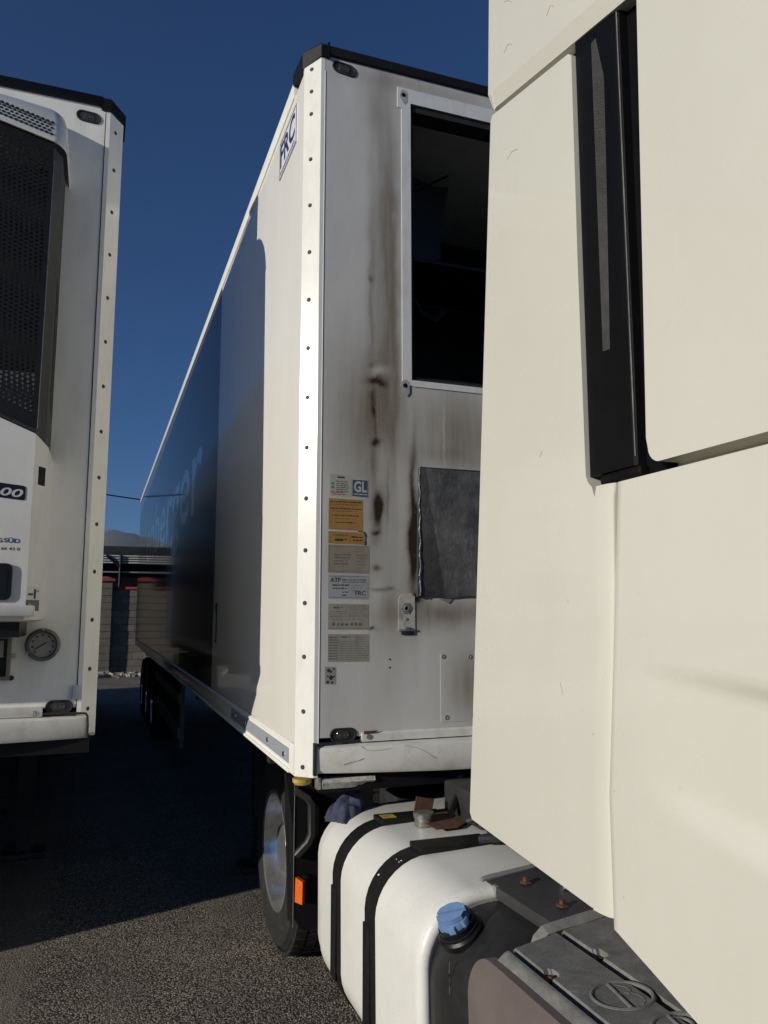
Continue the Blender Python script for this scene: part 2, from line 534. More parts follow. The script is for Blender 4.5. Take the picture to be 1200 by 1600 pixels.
def perforated(mb, cols, rows, pu, pv, rad, to3, inside, n=8):
    """sheet of staggered round holes: every cell is a square ring round its hole"""
    for i in range(cols):
        for j in range(rows):
            u = i * pu; v = (j + (.5 if i % 2 else 0)) * pv
            if not inside(u, v):
                continue
            outer = [(pu / 2, 0), (pu / 2, pv / 2), (0, pv / 2), (-pu / 2, pv / 2), (-pu / 2, 0), (-pu / 2, -pv / 2), (0, -pv / 2), (pu / 2, -pv / 2)]
            a = [mb.bm.verts.new(to3(u + x, v + y)) for x, y in outer]
            b = [mb.bm.verts.new(to3(u + rad * math.cos(2 * math.pi * k / n), v + rad * math.sin(2 * math.pi * k / n))) for k in range(n)]
            for k in range(n):
                mb.bm.faces.new((a[k], a[(k + 1) % n], b[(k + 1) % n], b[k]))

# ------------------------------------------------------------------ the setting
kind(MB().grid(lambda u, v: (-4000 + 8000 * u, -1500 + 5500 * v, 0), 8, 8).build('ground', ASPH, None, 0), 'structure')

HILLM = mat('dry_hill_scrub', (.11, .105, .085), .95, var=.3, vs=.01)
def hill_fn(u, v):
    x = -3500 + 7000 * u
    h = 318 + 30 * math.sin(x / 260 + .4) + 22 * math.sin(x / 117 + 2) + 9 * math.sin(x / 41) + 5 * math.sin(x / 17)
    return (x, 2600 + 900 * v + 60 * math.sin(x / 300), -5 + h * (math.sin(v * math.pi / 2) ** .8))
kind(MB().grid(hill_fn, 160, 14).build('hills', HILLM, None, 60), 'structure')

hz = bpy.data.materials.new('pale_air')
hz.use_nodes = True
hz.node_tree.nodes.clear()
ho = hz.node_tree.nodes.new('ShaderNodeOutputMaterial')
hv = hz.node_tree.nodes.new('ShaderNodeVolumePrincipled')
hv.inputs['Color'].default_value = (.62, .80, 1.0, 1)
hv.inputs['Density'].default_value = HAZE
hv.inputs['Anisotropy'].default_value = .2
hz.node_tree.links.new(hv.outputs[0], ho.inputs['Volume'])
kind(MB().box(-4200, 4200, -1700, 4200, -8, 460).build('haze', hz, None, 0), 'stuff')

# block wall along the back of the yard
WY = 24.0
wall = thing('block_wall', 'grey concrete block wall with red coping at the back of the yard', 'wall', (0, WY, 0))
PIL = [-8.1, -4.0, .14, 4.3, 8.4]
B('mortar_core', mat('mortar', (.20, .185, .165), .95, var=.15, vs=20), wall, -9, 9, WY + .012, WY + .2, 0, 2.46)
bw, bh = .40, .20
bm0 = MB().box(-.196, .196, -.006, .10, .004, .192, bev=.006, seg=1)
blk0 = None
rest = MB()
for j in range(12):
    for i in range(-22, 23):
        x = i * bw + (.2 if j % 2 else 0)
        z = .04 + j * bh
        dy = random.uniform(-.006, .004)
        if -.8 < x < 2.5:
            if blk0 is None:
                blk0 = bm0.build('block', BLOCK, wall, 0)
                blk0.location = Vector((x, WY + .047 + dy, z)) - WP[wall.name]
            else:
                again(blk0, (x, WY + .047 + dy, z), wall)
        else:
            rest.box(x - .196, x + .196, WY + dy, WY + .1, z, z + .192)
kind(rest.build('blocks', BLOCK, wall, 0), 'stuff')
for k, (a, b_) in enumerate(zip(PIL, PIL[1:])):
    MB().box(a + .2, b_ - .2, WY - .05, WY + .25, 2.45, 2.53, bev=.015).build('coping', REDC, wall)
for p in PIL:
    pl = MB()
    for j in range(13):
        pl.box(p - .21, p + .21, WY - .17, WY + .22, .01 + j * .205, .01 + j * .205 + .198, bev=.008, seg=1)
    q = pl.build('pillar', BLOCK, wall, 0)
    MB().loft([[(p - .27, WY - .23, 2.68), (p + .27, WY - .23, 2.68), (p + .27, WY + .27, 2.68), (p - .27, WY + .27, 2.68)],
               [(p - .27, WY - .23, 2.735), (p + .27, WY - .23, 2.735), (p + .27, WY + .27, 2.735), (p - .27, WY + .27, 2.735)],
               [(p - .05, WY - .03, 2.82), (p + .05, WY - .03, 2.82), (p + .05, WY + .07, 2.82), (p - .05, WY + .07, 2.82)]]).build('cap', REDC, q, 0)
rub = MB()
for k in range(420):
    r = random.uniform(.02, .09)
    x = random.uniform(-3, 4); y = WY - .2 - abs(random.gauss(0, .35))
    rub.box(x - r, x + r, y - r, y + r, -.01, r * .9, rot=Matrix.Rotation(random.uniform(0, 3), 3, Vector((random.random(), random.random(), 1)).normalized()))
kind(tag(rub.build('rubble', mat('rubble_stone', (.30, .28, .24), .95, var=.3, vs=8), None, 0), 'pale broken stones lying along the foot of the block wall', 'rubble'), 'stuff')

# open shed behind the wall
SY = 31.0
shed = thing('open_shed', 'low dark shed with a flat roof and pale slats seen over the wall', 'shed', (0, SY, 0))
DKSH = mat('dark_shed_sheet', (.018, .019, .022), .7, var=.2, vs=1.5)
B('roof', DKSH, shed, -14, 14, SY - .6, SY + 6, 3.90, 4.24, bev=.03)
B('back_wall', DKSH, shed, -14, 14, SY + 2.6, SY + 2.75, 0, 3.9)
B('lower_wall', mat('brown_board', (.09, .055, .045), .8, var=.2, vs=3), shed, -14, 14, SY + .3, SY + .4, 0, 3.10)
B('rail', GREYM, shed, -14, 14, SY - .66, SY - .6, 3.25, 3.30)
sl0 = MB().box(-14, 14, SY - .68, SY - .62, 3.60, 3.645).build('slat', mat('pale_slat', (.55, .53, .50), .6, var=.15, vs=2), shed)
for k in range(1, 4):
    again(sl0, (0, SY - .65, 3.60 + k * .085), shed)
for x in (-8.1, -3.6, .68, 5.0, 9.6):
    MB().cyl((x, SY - .72, 0), (x, SY - .72, 3.90), .05, n=10).tube([(x, SY - .72, 3.46), (x - .5, SY - .72, 3.88)], .05).build('post', TRIMB, shed)

# overhead wire on two poles hidden by the trailers
def pole(x, y, h):
    t = thing('utility_pole', 'plain wooden pole carrying the overhead wire, %s end' % ('left' if x < 0 else 'right'), 'pole', (x, y, 0), 'poles of the overhead wire')
    MB().cyl((x, y, 0), (x, y, h + .35), .12, .09, 12).build('shaft', mat('grey_pole_wood', (.12, .10, .08), .9, var=.3, vs=5), t)
    MB().box(x - .4, x + .4, y - .05, y + .05, h - .11, h).build('crossarm', mat('grey_pole_wood', (.12, .10, .08)), t)
pole(-9, 26, 6.99); pole(9, 27.2, 5.19)
tag(MB().tube([(-9 + 18 * k / 24, 26 + 1.2 * k / 24, 5.605 - .1 * (-9 + .75 * k) + .006 * (-9 + .75 * k) ** 2) for k in range(25)], .022, 6).build('overhead_wire', TRIMB, None),
    'thin dark wire sagging across the sky between the trailers', 'wire')

# ------------------------------------------------------------------ parts shared by the trailers
def rivet_mesh():
    mb = MB()
    mb.lathe((0, 0, 0), (0, -1, 0), [(.0088, 0), (.0088, .001), (.006, .0022), (.003, .0018), (.0002, .0015)], 10)
    me = bpy.data.meshes.new('rivet'); bmesh.ops.recalc_face_normals(mb.bm, faces=mb.bm.faces)
    mb.bm.to_mesh(me); mb.bm.free()
    me.materials.append(STEEL)
    return me
RIV = rivet_mesh()

def corner_post(t, xs, yf, sg, z0, z1, zs, ch=.057):
    """chamfered corner post; sg = +1 when the box lies on its +X side"""
    X = lambda d: xs + sg * d
    poly = [(X(0), yf + ch + .012), (X(0), yf + ch), (X(ch), yf), (X(ch + .017), yf), (X(ch + .017), yf + .03), (X(.03), yf + ch + .012)]
    if sg < 0: poly = poly[::-1]
    m = MB().loft([[(x, y, z) for x, y in poly] for z in (z0, z1)])
    o = m.build('corner_post', POSTW, t, 20)
    rz = R(-45) * sg
    for z in zs:
        f = .50 + .12 * (1 if sg < 0 else -1) * .5
        rr = bpy.data.objects.new('rivet', RIV); C.objects.link(rr)
        link_to(rr, (X(ch * f), yf + ch * (1 - f), z), o)
        rr.rotation_euler = (0, 0, rz)
    return o

def marker_light(t, xc, y, zc, tilt=0.0):
    """black rubber oval with a small clear lamp"""
    w, h = .052, .0265
    def st(sc, n=20):
        out = []
        for k in range(n):
            a = 2 * math.pi * (k + .5) / n
            cx = (w - h) * (1 if math.cos(a) > 1e-6 else -1 if math.cos(a) < -1e-6 else 0)
            out.append((cx + h * sc * math.cos(a), h * sc * math.sin(a)))
        return out
    P = lambda pts, d: [(xc + u, y - d, zc + v + u * tilt) for u, v in pts]
    o = MB().loft([P(st(1), -.002), P(st(1), .0030), P(st(.94), .0042), P(st(.78), .0042), P(st(.70), .0016)]).build('marker_light', RUBBER, t)
    l = MB().loft([P([(u * .62, v) for u, v in st(.6)], .0014), P([(u * .60, v) for u, v in st(.55)], .0030), P([(u * .5, v) for u, v in st(.3)], .0036)]).build('lens', LENS, o)
    for dx in (-.014, .006, .018):
        MB().box(xc + dx - .004, xc + dx + .004, y - .0042, y - .002, zc - .004 + dx * tilt, zc + .004 + dx * tilt).build('lamp_chip', LENSG, o)
    return o

def landing_leg(t, x, y, g=0.0):
    o = MB().box(x - .06, x + .06, y - .06, y + .06, .35, 1.12, bev=.008).build('landing_leg', STEEL, t)
    MB().box(x - .045, x + .045, y - .045, y + .045, .04 + g, .38).build('inner_leg', STEEL, o)
    MB().box(x - .14, x + .14, y - .12, y + .12, .0 + g, .045 + g, bev=.01).build('foot', STEEL, o)

def wheel(t, xo, y, rad, wd, sg, tread=False, rimmat=POLISH, g=0.0):
    """xo = outer sidewall; sg = +1 when the wheel lies on the +X side of it"""
    rr = .295
    c = (xo, y, rad + g)
    ax = (sg, 0, 0)
    rim = MB().lathe(c, ax, [(rr + .005, .018), (rr + .012, .010), (rr + .004, .004), (rr - .012, .010), (rr - .016, .035), (rr - .022, .07), (rr - .040, .12), (rr - .055, .165), (.20, .172), (.155, .166), (.135, .15), (.13, .06), (.115, .045), (.0, .045)], 64, cap=False).build('wheel', rimmat, t)
    prof = [(rr, .012), (rr + .03, .0), (rr + .10, -.006), (rr + .16, .006), (rad - .035, .022), (rad - .012, .045), (rad - .006, .075), (rad - .006, wd - .075), (rad - .012, wd - .045), (rad - .04, wd - .02), (rr + .10, wd), (rr, wd - .01)]
    m = MB().lathe(c, ax, prof, 72, cap=False)
    if tread:
        n = 52
        for k in range(n):
            a = 2 * math.pi * k / n
            rot = Matrix.Rotation(-a * 1.0, 3, 'X')
            for r_, (u0, u1) in enumerate(((.030, .085), (.095, .145), (.155, .205), (.215, .27))):
                aa = a + (.5 * 2 * math.pi / n if r_ % 2 else 0)
                rot = Matrix.Rotation(aa, 3, 'X')
                d = rot @ Vector((0, 0, rad - .004))
                cx = xo + sg * (u0 + u1) / 2
                hl = 2 * math.pi * rad / n * .40
                mb = (u1 - u0) / 2
                m.box(cx - mb, cx + mb, y + d.y - hl, y + d.y + hl, rad + d.z - .010, rad + d.z + .008, rot=rot)
    m.build('tyre', RUBBER, rim)
    for k in range(10):
        a = 2 * math.pi * k / 10
        MB().cyl((xo + sg * .17, y + .168 * math.cos(a), rad + g + .168 * math.sin(a)), (xo + sg * .125, y + .168 * math.cos(a), rad + g + .168 * math.sin(a)), .016, n=6).build('wheel_nut', SILV, rim)
    return rim

def under_frame(t, xc, y0, y1, zf, side=None):
    for s_ in (-.55, .55):
        B('chassis_beam', STEEL, t, xc + s_ - .06, xc + s_ + .06, y0 + .9, y1 - .3, zf - .28, zf - .01)
    for k in range(9):
        yy = y0 + 1.0 + k * (y1 - y0 - 1.6) / 8
        B('cross_member', STEEL, t, xc - 1.2, xc + 1.2, yy - .04, yy + .04, zf - .12, zf - .012)

# ------------------------------------------------------------------ middle trailer
XS, YF, ZT = .706, 2.845, 4.04
TL = 13.55
tr = thing('refrigerated_trailer', 'white trailer in the middle with a stained front wall and empty machine opening', 'trailer', (XS + 1.3, YF, 0), 'trailers parked side by side')
XR = XS + 2.6
YR = YF + TL
# front wall with the opening left by the missing machine
OX0, OX1, OZ0, OZ1 = 1.158, 2.45, 2.690, 3.912
fp = MB()
def ring(mb, a, b, y0, y1):
    ra = [(a[0], a[2]), (a[1], a[2]), (a[1], a[3]), (a[0], a[3])]
    rb = [(b[0], b[2]), (b[1], b[2]), (b[1], b[3]), (b[0], b[3])]
    va = [[mb.bm.verts.new((x, y, z)) for x, z in ra] for y in (y0, y1)]
    vb = [[mb.bm.verts.new((x, y, z)) for x, z in rb] for y in (y0, y1)]
    for k in range(4):
        n = (k + 1) % 4
        mb.bm.faces.new((va[0][k], va[0][n], vb[0][n], vb[0][k]))
        mb.bm.faces.new((va[1][k], va[1][n], vb[1][n], vb[1][k]))
        mb.bm.faces.new((va[0][k], va[0][n], va[1][n], va[1][k]))
        mb.bm.faces.new((vb[0][k], vb[0][n], vb[1][n], vb[1][k]))
ring(fp, (XS + .0725, XR - .0725, 1.29, ZT + .005), (OX0, OX1, OZ0, OZ1), YF + .0006, YF + .075)
front = fp.build('front_wall', FRONTM, tr, 20)
MB().tube([(XS + .0750, YF + .0004, 1.27 + k * .09) for k in range(31)], .0018, 6).build('sealant_bead', SEAL, front)
MB().tube([(XR - .0775, YF + .001, 1.27), (XR - .0775, YF + .001, ZT)], .0028, 6).build('sealant_bead', SEAL, front)
# space behind the opening, its shade painted as near-black panels
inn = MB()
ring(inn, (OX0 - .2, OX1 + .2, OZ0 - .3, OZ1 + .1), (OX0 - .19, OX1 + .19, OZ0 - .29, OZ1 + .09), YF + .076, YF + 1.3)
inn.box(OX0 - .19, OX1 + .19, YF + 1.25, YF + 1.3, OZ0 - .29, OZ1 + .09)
inn.build('machine_recess', SHADEIN, tr, 0)
B('duct_panel', SHADEIN, tr, OX0 - .15, OX1 + .15, YF + .45, YF + 1.2, 3.50, 3.515, rot=Matrix.Rotation(R(9), 3, 'X'))
MB().grid(lambda u, v: (OX0 + .02 + .36 * u + .05 * v * v, YF + .42 + .12 * u, 3.52 + .40 * v - .05 * math.sin(u * 3)), 8, 8).build('torn_lining', mat('grey_lining', (.03, .032, .036), .5, var=.2, vs=8), tr)
MB().tube([(OX0 - .1, YF + .40, 3.62), (OX0 + .18, YF + .42, 3.77), (OX0 + .36, YF + .40, 3.88)], .006).build('cable', TRIMB, tr)
MB().tube([(1.30, YF + .35, 3.20), (1.34, YF + .33, 3.12), (1.40, YF + .33, 3.10), (1.46, YF + .36, 3.16)], .02).build('hose_loop', BLACKP, tr)
B('opening_sill', BLACKP, tr, OX0 + .03, OX1 - .03, YF + .03, YF + .20, OZ0 + .004, OZ0 + .03, bev=.006)
# opening edge lined with black rubber
lin = MB(); ring(lin, (OX0, OX1, OZ0, OZ1), (OX0 + .013, OX1 - .013, OZ0 + .013, OZ1 - .03), YF + .006, YF + .09)
lin.build('opening_seal', RUBBER, tr, 0)
# white machine frame round the opening
fr = MB()
y0f, y1f = YF - .003, YF + .003
poly = [(1.099, 3.977), (2.55, 3.977), (2.55, OZ1), (OX0, OZ1), (OX0, OZ0), (OX1, OZ0), (OX1, OZ0 - .026), (OX0 + .01, OZ0 - .026), (1.117, 2.675), (1.117, 3.882), (1.099, 3.884)]
fr.prism(poly, lambda u, v, d: (u, y0f + d, v), .006, 0)
frame = fr.build('machine_frame', FRAMEW, tr, 0)
def stud_hole_disc(x, z, par):  # the hole's dark inside is painted as a raised black disc
    o = MB().lathe((x, YF - .003, z), (0, -1, 0), [(.0095, 0), (.0095, .0014), (.008, .0018), (.0, .0016)], 18).build('stud_hole_disc', TRIMB, par)
    MB().prism([(x - .018, z - .01), (x - .012, z + .02), (x + .006, z + .026), (x + .02, z + .012), (x + .018, z - .03), (x + .006, z - .045), (x - .006, z - .03)], lambda u, v, d: (u, YF - .0036 + d, v), .0006).build('bare_patch', mat('chipped_bare_metal', (.42, .41, .39), .6, var=.5, vs=120), o)
stud_hole_disc(1.126, 3.944, frame); stud_hole_disc(1.129, 2.664, frame)
# hanger plate lower down with its stud
hp = MB().prism([(1.097, 1.681), (1.168, 1.681), (1.167, 1.812), (1.150, 1.826), (1.110, 1.822), (1.098, 1.80)], lambda u, v, d: (u, YF - .002 + d, v), .004, .0005, 1).build('hanger_plate', mat('dirty_white_plate', (.47, .46, .42), .5, var=.18, vs=50, dirt=((.1, .085, .06), 40, .8, (1, 1, .5))), tr, 30)
MB().lathe((1.131, YF - .002, 1.766), (0, -1, 0), [(.024, 0), (.023, .002), (.015, .0025), (.012, .004), (.008, .004), (.007, -.006), (.0, -.006)], 6).build('stud', SILV, hp, 20)
MB().box(1.098, 1.168, YF - .007, YF - .001, 1.678, 1.686, bev=.001).box(1.121, 1.143, YF - .009, YF - .001, 1.684, 1.694, bev=.001).build('clip', SILV, hp)
MB().box(1.108, 1.160, YF - .006, YF - .001, 1.664, 1.678, bev=.002).build('clip_block', RUBBER, hp)
MB().lathe((1.131, YF - .002, 1.724), (0, -1, 0), [(.007, 0), (.006, .002), (0, .002)], 10).build('screw', SILV, hp)
# scuffed grey sheet covering the lower part of the opening
random.seed(11)
def duct(u, v):
    x = 1.184 + 1.05 * u + .010 * (1 - v) * (1 - u)* -1
    z = 1.812 + .517 * v + .004 * math.sin(u * 37) * (1 - v)
    y = YF - .014 + .003 * math.sin(9 * u + 3 * v) + .003 * math.sin(5 * v + 14 * u) - .006 * math.sin(math.pi * v) * (1 if u > .02 else .3)
    return (x, y, z)
dp = MB().grid(duct, 40, 20)
for e in [e for e in dp.bm.edges if e.is_boundary]:
    pass
r_ = bmesh.ops.extrude_edge_only(dp.bm, edges=[e for e in dp.bm.edges if e.is_boundary])
for v in [g for g in r_['geom'] if isinstance(g, bmesh.types.BMVert)]:
    v.co.y = YF + .0025
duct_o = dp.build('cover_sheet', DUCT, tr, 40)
MB().tube([(1.1835 + .003 * math.sin(k * 1.7), YF - .0165, 1.815 + k * .02575) for k in range(21)], .0022, 5).build('bright_edge', ALU, duct_o)  # shiny bead puts the sun's glint on the sheet's left edge
MB().tube([(1.186 + k * .05, YF - .0165, 2.3295) for k in range(21)], .0018, 5).build('bright_edge', ALU, duct_o)
MB().prism([(1.255, 1.812), (1.335, 1.812), (1.322, 1.795), (1.312, 1.786)], lambda u, v, d: (u, YF - .003 + d, v), .003).build('torn_flap', GREYM, duct_o)
# access plate with screws
ap = MB().prism([(1.275, 1.585), (1.62, 1.585), (1.62, 1.325), (1.275, 1.325)], lambda u, v, d: (u, YF - .0007 + d, v), .0015).build('access_plate', FRONTM, tr, 0)
for x, z in ((1.288, 1.577), (1.404, 1.574), (1.30, 1.342), (1.415, 1.345), (1.6, 1.577), (1.6, 1.342)):
    MB().lathe((x, YF - .0007, z), (0, -1, 0), [(.0095, 0), (.009, .0015), (.004, .002), (.003, .001), (0, .001)], 14).build('screw', SILV, ap)
for z in (1.571, 1.540):
    MB().lathe((1.062, YF + .0006, z), (0, -1, 0), [(.004, 0), (.0035, .001), (0, .001)], 8).build('rivet', STEEL, front)
marker_light(tr, .862, YF + .0006, 3.998, -.10)
marker_light(tr, .876, YF + .0006, 1.297, .0)
zs_c = [3.985, 3.885, 3.785] + [3.585 - .2 * k for k in range(12)] + [1.185]
corner_post(tr, XS, YF, 1, 1.150, 4.03, zs_c)
corner_post(tr, XR, YF, -1, 1.150, 4.03, [])
# black roof trim and corner caps
B('roof_trim', TRIMB, tr, XS + .085, XR - .085, YF - .012, YF + .10, ZT - .002, ZT + .043, bev=.01)
for xs, sg in ((XS, 1), (XR, -1)):
    X = lambda d: xs + sg * d
    def cap(z, o, drop):
        return [(X(-o), YF + .235, z + .012), (X(-o), YF + .062, z - drop), (X(.055), YF - o, z), (X(.092), YF - o, z), (X(.092), YF + .05, z), (X(.05), YF + .235, z + .012)]
    secs = [cap(ZT - .012, .006, .030), cap(ZT + .040, .008, .01), cap(ZT + .052, -.004, .01)]
    if sg < 0: secs = [q[::-1] for q in secs]
    MB().loft(secs).build('corner_cap', TRIMB, tr, 20)
    MB().box(X(.086) - .004, X(.086) + .004, YF - .0135, YF + .03, ZT - .016, ZT + .0525).build('cap_joint', TRIMB, tr)
# sides, roof, rear
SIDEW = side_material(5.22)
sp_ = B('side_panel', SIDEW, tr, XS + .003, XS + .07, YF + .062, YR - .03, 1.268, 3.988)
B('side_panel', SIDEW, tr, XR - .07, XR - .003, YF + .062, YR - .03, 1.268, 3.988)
B('roof', WHITE, tr, XS + .06, XR - .06, YF + .08, YR, 3.99, ZT + .02)
B('floor', STEEL, tr, XS + .03, XR - .03, YF + .1, YR, 1.15, 1.268)
for x0, x1 in ((XS - .006, XS + .075), (XR - .075, XR + .006)):
    B('roof_rail', POSTW, tr, x0, x1, YF + .235, YR, 3.985, ZT + .025, bev=.012)
    B('lower_rail', POSTW, tr, x0 + .005, x1 - .005, YF + .075, YR, 1.148, 1.262, bev=.006)
B('rail_lip', POSTW, tr, XS - .010, XS + .02, YF + .12, YR, 1.150, 1.166, bev=.004)
B('rail_lip', POSTW, tr, XS - .006, XS + .02, YF + .12, YR, 1.247, 1.258, bev=.003)
tp = B('reflective_tape', REFLT, tr, XS - .0045, XS, YF + .142, 4.35, 1.183, 1.238)
for y, z in ((3.06, 1.205), (3.37, 1.213), (3.9, 1.213), (4.2, 1.213)):
    MB().lathe((XS - .0045, y, z), (-1, 0, 0), [(.011, 0), (.009, .005), (0, .006)], 10).build('bolt', ALU, tp)
B('rear_door', WHITE, tr, XS + .01, XR - .01, YR, YR + .05, 1.2, 4.05)
# slot handle in the side
sh = B('slot_handle', BLACKP, tr, XS - .001, XS + .02, 5.045, 5.13, 1.565, 1.812, bev=.002)
B('slot_cover', SIDEW, sh, XS - .0022, XS + .01, 5.075, 5.125, 1.575, 1.76)
# maker's plate high on the side and the big lettering
NAVY = mat('navy_print', (.02, .022, .09), .5, var=.1, vs=40)
fl = MB().prism([(3.03, 3.752), (3.36, 3.752), (3.36, 3.915), (3.05, 3.945), (3.03, 3.93)], lambda u, v, d: (XS - .0005 + d, u, v), .004).build('maker_plate', mat('white_plate', (.72, .73, .78), .35, var=.04, vs=10), tr, 0)
ed = MB()
for (a, b_) in (((3.03, 3.752), (3.36, 3.757)), ((3.355, 3.752), (3.36, 3.915)), ((3.03, 3.752), (3.035, 3.93)), ((3.045, 3.925), (3.36, 3.931))):
    ed.box(XS - .0015, XS - .0003, min(a[0], b_[0]), max(a[0], b_[0]), min(a[1], b_[1]), max(a[1], b_[1]))
ed.build('printed_border', NAVY, fl, 0)
text_obj('lettering', 'FRC', NAVY, fl, (XS - .0006, 3.345, 3.800), (0, -1, 0), (0, 0, 1), .285, .115, .02, 0, .0012)
fine = MB()
for k in range(11):
    fine.box(XS - .0018, XS - .0006, 3.065 + k * .026, 3.078 + k * .026, 3.767, 3.781)
fine.build('fine_print', NAVY, fl, 0)
LETT = mat('pale_lettering', (.80, .83, .86), .03, spec=1.0, var=.05, vs=5)
text_obj('lettering', 'enberger', LETT, sp_, (XS + .003, 13.5, 2.33), (0, -1, 0), (0, 0, 1), 7.43, .98, .012, 0, .0006, 4)
# lower front: flange, curved bumper, rubber edges, battered under-run pieces
def bump_y(x):
    t = (x - (XS + 1.3)) / 1.235
    return YF - .012 - .085 * (1 - t * t) ** .8 if abs(t) < 1 else YF - .012
xs_b = [XS + .066 + (2.6 - .132) * k / 36 for k in range(37)]
def bsec(x):
    y = bump_y(x)
    zt = 1.262; zb = 1.166 - .010 * min(1, (x - xs_b[0]) / .5)
    return [(x, YF + .05, zt + .006), (x, y + .012, zt), (x, y + .002, zt - .006), (x, y, zt - .016), (x, y + .002, zb + .012), (x, y + .010, zb), (x, YF + .05, zb)]
BUMPM = mat('scratched_white_bumper', (.68, .675, .635), .36, var=.08, vs=9, coat=.1, dirt=((.30, .27, .22), 13, .55, (1, 1, 1)))
bp = MB().loft([bsec(x) for x in xs_b]).build('bumper', BUMPM, tr, 40)
for x in (xs_b[0] - .011, xs_b[-1] + .001):
    MB().prism([(YF - .018, 1.160), (YF - .018, 1.270), (YF - .004, 1.274), (YF + .02, 1.274), (YF + .02, 1.160)], lambda u, v, d: (x + d, u, v), .010, .002, 1).build('rubber_edge', RUBBER, bp)
MB().tube([(XS + .062, YF - .008, 1.268), (XS + .12, YF - .008, 1.2685), (XS + .235, YF - .006, 1.276)], .004, 6).build('rubber_edge', RUBBER, bp)
for pts in (((.93, 1.262), (.955, 1.244), (.985, 1.241), (1.02, 1.243), (1.045, 1.248)), ((1.10, 1.255), (1.15, 1.245), (1.19, 1.225), (1.22, 1.205)), ((.87, 1.196), (.90, 1.204), (.925, 1.208), (.945, 1.216))):
    MB().tube([(x, bump_y(x) - .0002, z) for x, z in pts], .0007, 5).build('scratch', GREYM, bp)
fo = MB().loft([[(x, YF + .02, 1.305), (x, YF - .002, 1.303), (x, YF - .008, 1.296), (x, YF - .010, 1.270), (x, YF + .02, 1.268)] for x in (.948, 1.4, 2.0, 3.06)]).build('front_flange', BUMPM, tr, 30)
MB().lathe((.972, YF - .009, 1.287), (0, -1, 0), [(.010, 0), (.009, .004), (.004, .005), (0, .004)], 12).build('bolt', SILV, fo)
MB().prism([(.955, 1.298), (.955, 1.308), (1.01, 1.309), (1.0, 1.300)], lambda u, v, d: (u, YF - .0105 + d, v), .003).build('rust_patch', RUST, fo, 0)
B('under_rail', TRIMB, tr, XS + .08, XR - .08, YF + .0, YF + .35, 1.095, 1.150)
MB().lathe((XS + .030, YF + .055, 1.142), (0, 0, -1), [(.036, 0), (.036, .012), (.028, .022), (0, .022)], 18).build('corner_buffer', YELL, tr)
MB().loft([[(x, YF + .03 + a, 1.132 + b_) for a, b_ in ((-.035, .012), (-.045, -.002), (-.035 + s_, -.024), (.03, -.02), (.03, .012))] for x, s_ in ((.795, 0), (.84, .003), (.90, .0), (.95, .01), (1.0, .03))]).build('battered_bracket', mat('chipped_white_steel', (.52, .51, .48), .7, var=.4, vs=60, bmp=.6, bs=90, dirt=((.10, .05, .03), 45, .9, (1, 1, 1))), tr, 30)
B('bracket_stub', SILV, tr, .776, .792, YF - .01, YF + .03, 1.108, 1.15, bev=.004)
under_frame(tr, XS + 1.3, YF, YR, 1.15)
B('king_pin_plate', STEEL, tr, XS + .5, XR - .5, YF + .35, YF + 1.9, 1.06, 1.10)
landing_leg(tr, XS + .42, YF + 2.75); landing_leg(tr, XR - .42, YF + 2.75)
gd = B('side_guard', GREYM, tr, XS + .06, XS + .09, 7.9, 11.2, .88, .98)
B('guard_rail', GREYM, gd, XS + .06, XS + .09, 7.9, 11.2, .55, .65)
B('guard_post', GREYM, gd, XS + .09, XS + .13, 8.0, 8.08, .45, 1.15)
for y in (11.7, 13.0, 14.3):
    wheel(tr, XS + .05, y, .5, .36, 1); wheel(tr, XR - .05, y, .5, .36, -1)
B('mud_flap', RUBBER, tr, XS + .06, XS + .40, 11.05, 11.07, .35, 1.0)

# printed labels on the front wall
def sticker(name, x0, x1, z0, z1, m, label=None):
    o = MB().prism([(x0, z0), (x1, z0 - .002), (x1, z1 - .002), (x0, z1)], lambda u, v, d: (u, YF + .0001 + d, v), .0004).build(name, m, front, 0)
    if label: o['label'] = label
    return o
INK = mat('faded_black_ink', (.035, .033, .03), .6, var=.3, vs=80)
INKG = mat('faded_grey_ink', (.13, .12, .105), .6, var=.3, vs=80)
def print_lines(rects, m):
    mb = MB()
    for x0, x1, z0, z1 in rects:
        mb.box(x0, x1, YF - .0001, YF + .0002, z0, z1)
    return mb
def rows(x0, x1, z, n, dz, h, fill=.85, gap=.004):
    out = []
    for k in range(n):
        x = x0
        while x < x0 + (x1 - x0) * fill * random.uniform(.8, 1.15) and x < x1 - .006:
            l = min(random.uniform(.005, .018), x1 - x)
            out.append((x, x + l, z - k * dz, z - k * dz + h * random.uniform(.7, 1.1)))
            x += l + gap * random.uniform(.4, 1)
    return out
def paper(name, col):
    return mat(name, col, .55, var=.12, vs=20, dirt=((col[0] * .55, col[1] * .5, col[2] * .45), 25, .6, (1, 1, .5)))
T = lambda s, par, x, z, wd, h, m=INK, b=.02: text_obj('lettering', s, m, par, (x, YF + .0001, z), (1, 0, 0), (0, 0, 1), wd, h, b, 0, .0003)
s1 = sticker('label_plate', .816, .905, 2.197, 2.282, paper('grey_white_label', (.42, .40, .36)), 'small white inspection label')
print_lines(rows(.842, .893, 2.252, 6, .008, .004), INKG).build('fine_print', INKG, s1, 0)
print_lines([(.846, .876, 2.267, 2.273)], INK).build('fine_print', INK, s1, 0)
GRN = mat('faded_green_ink', (.08, .20, .12), .6); REDI = mat('faded_red_ink', (.30, .07, .06), .6)
print_lines([(.822, .834, 2.240, 2.248), (.822, .834, 2.226, 2.235)], GRN).build('fine_print', GRN, s1, 0)
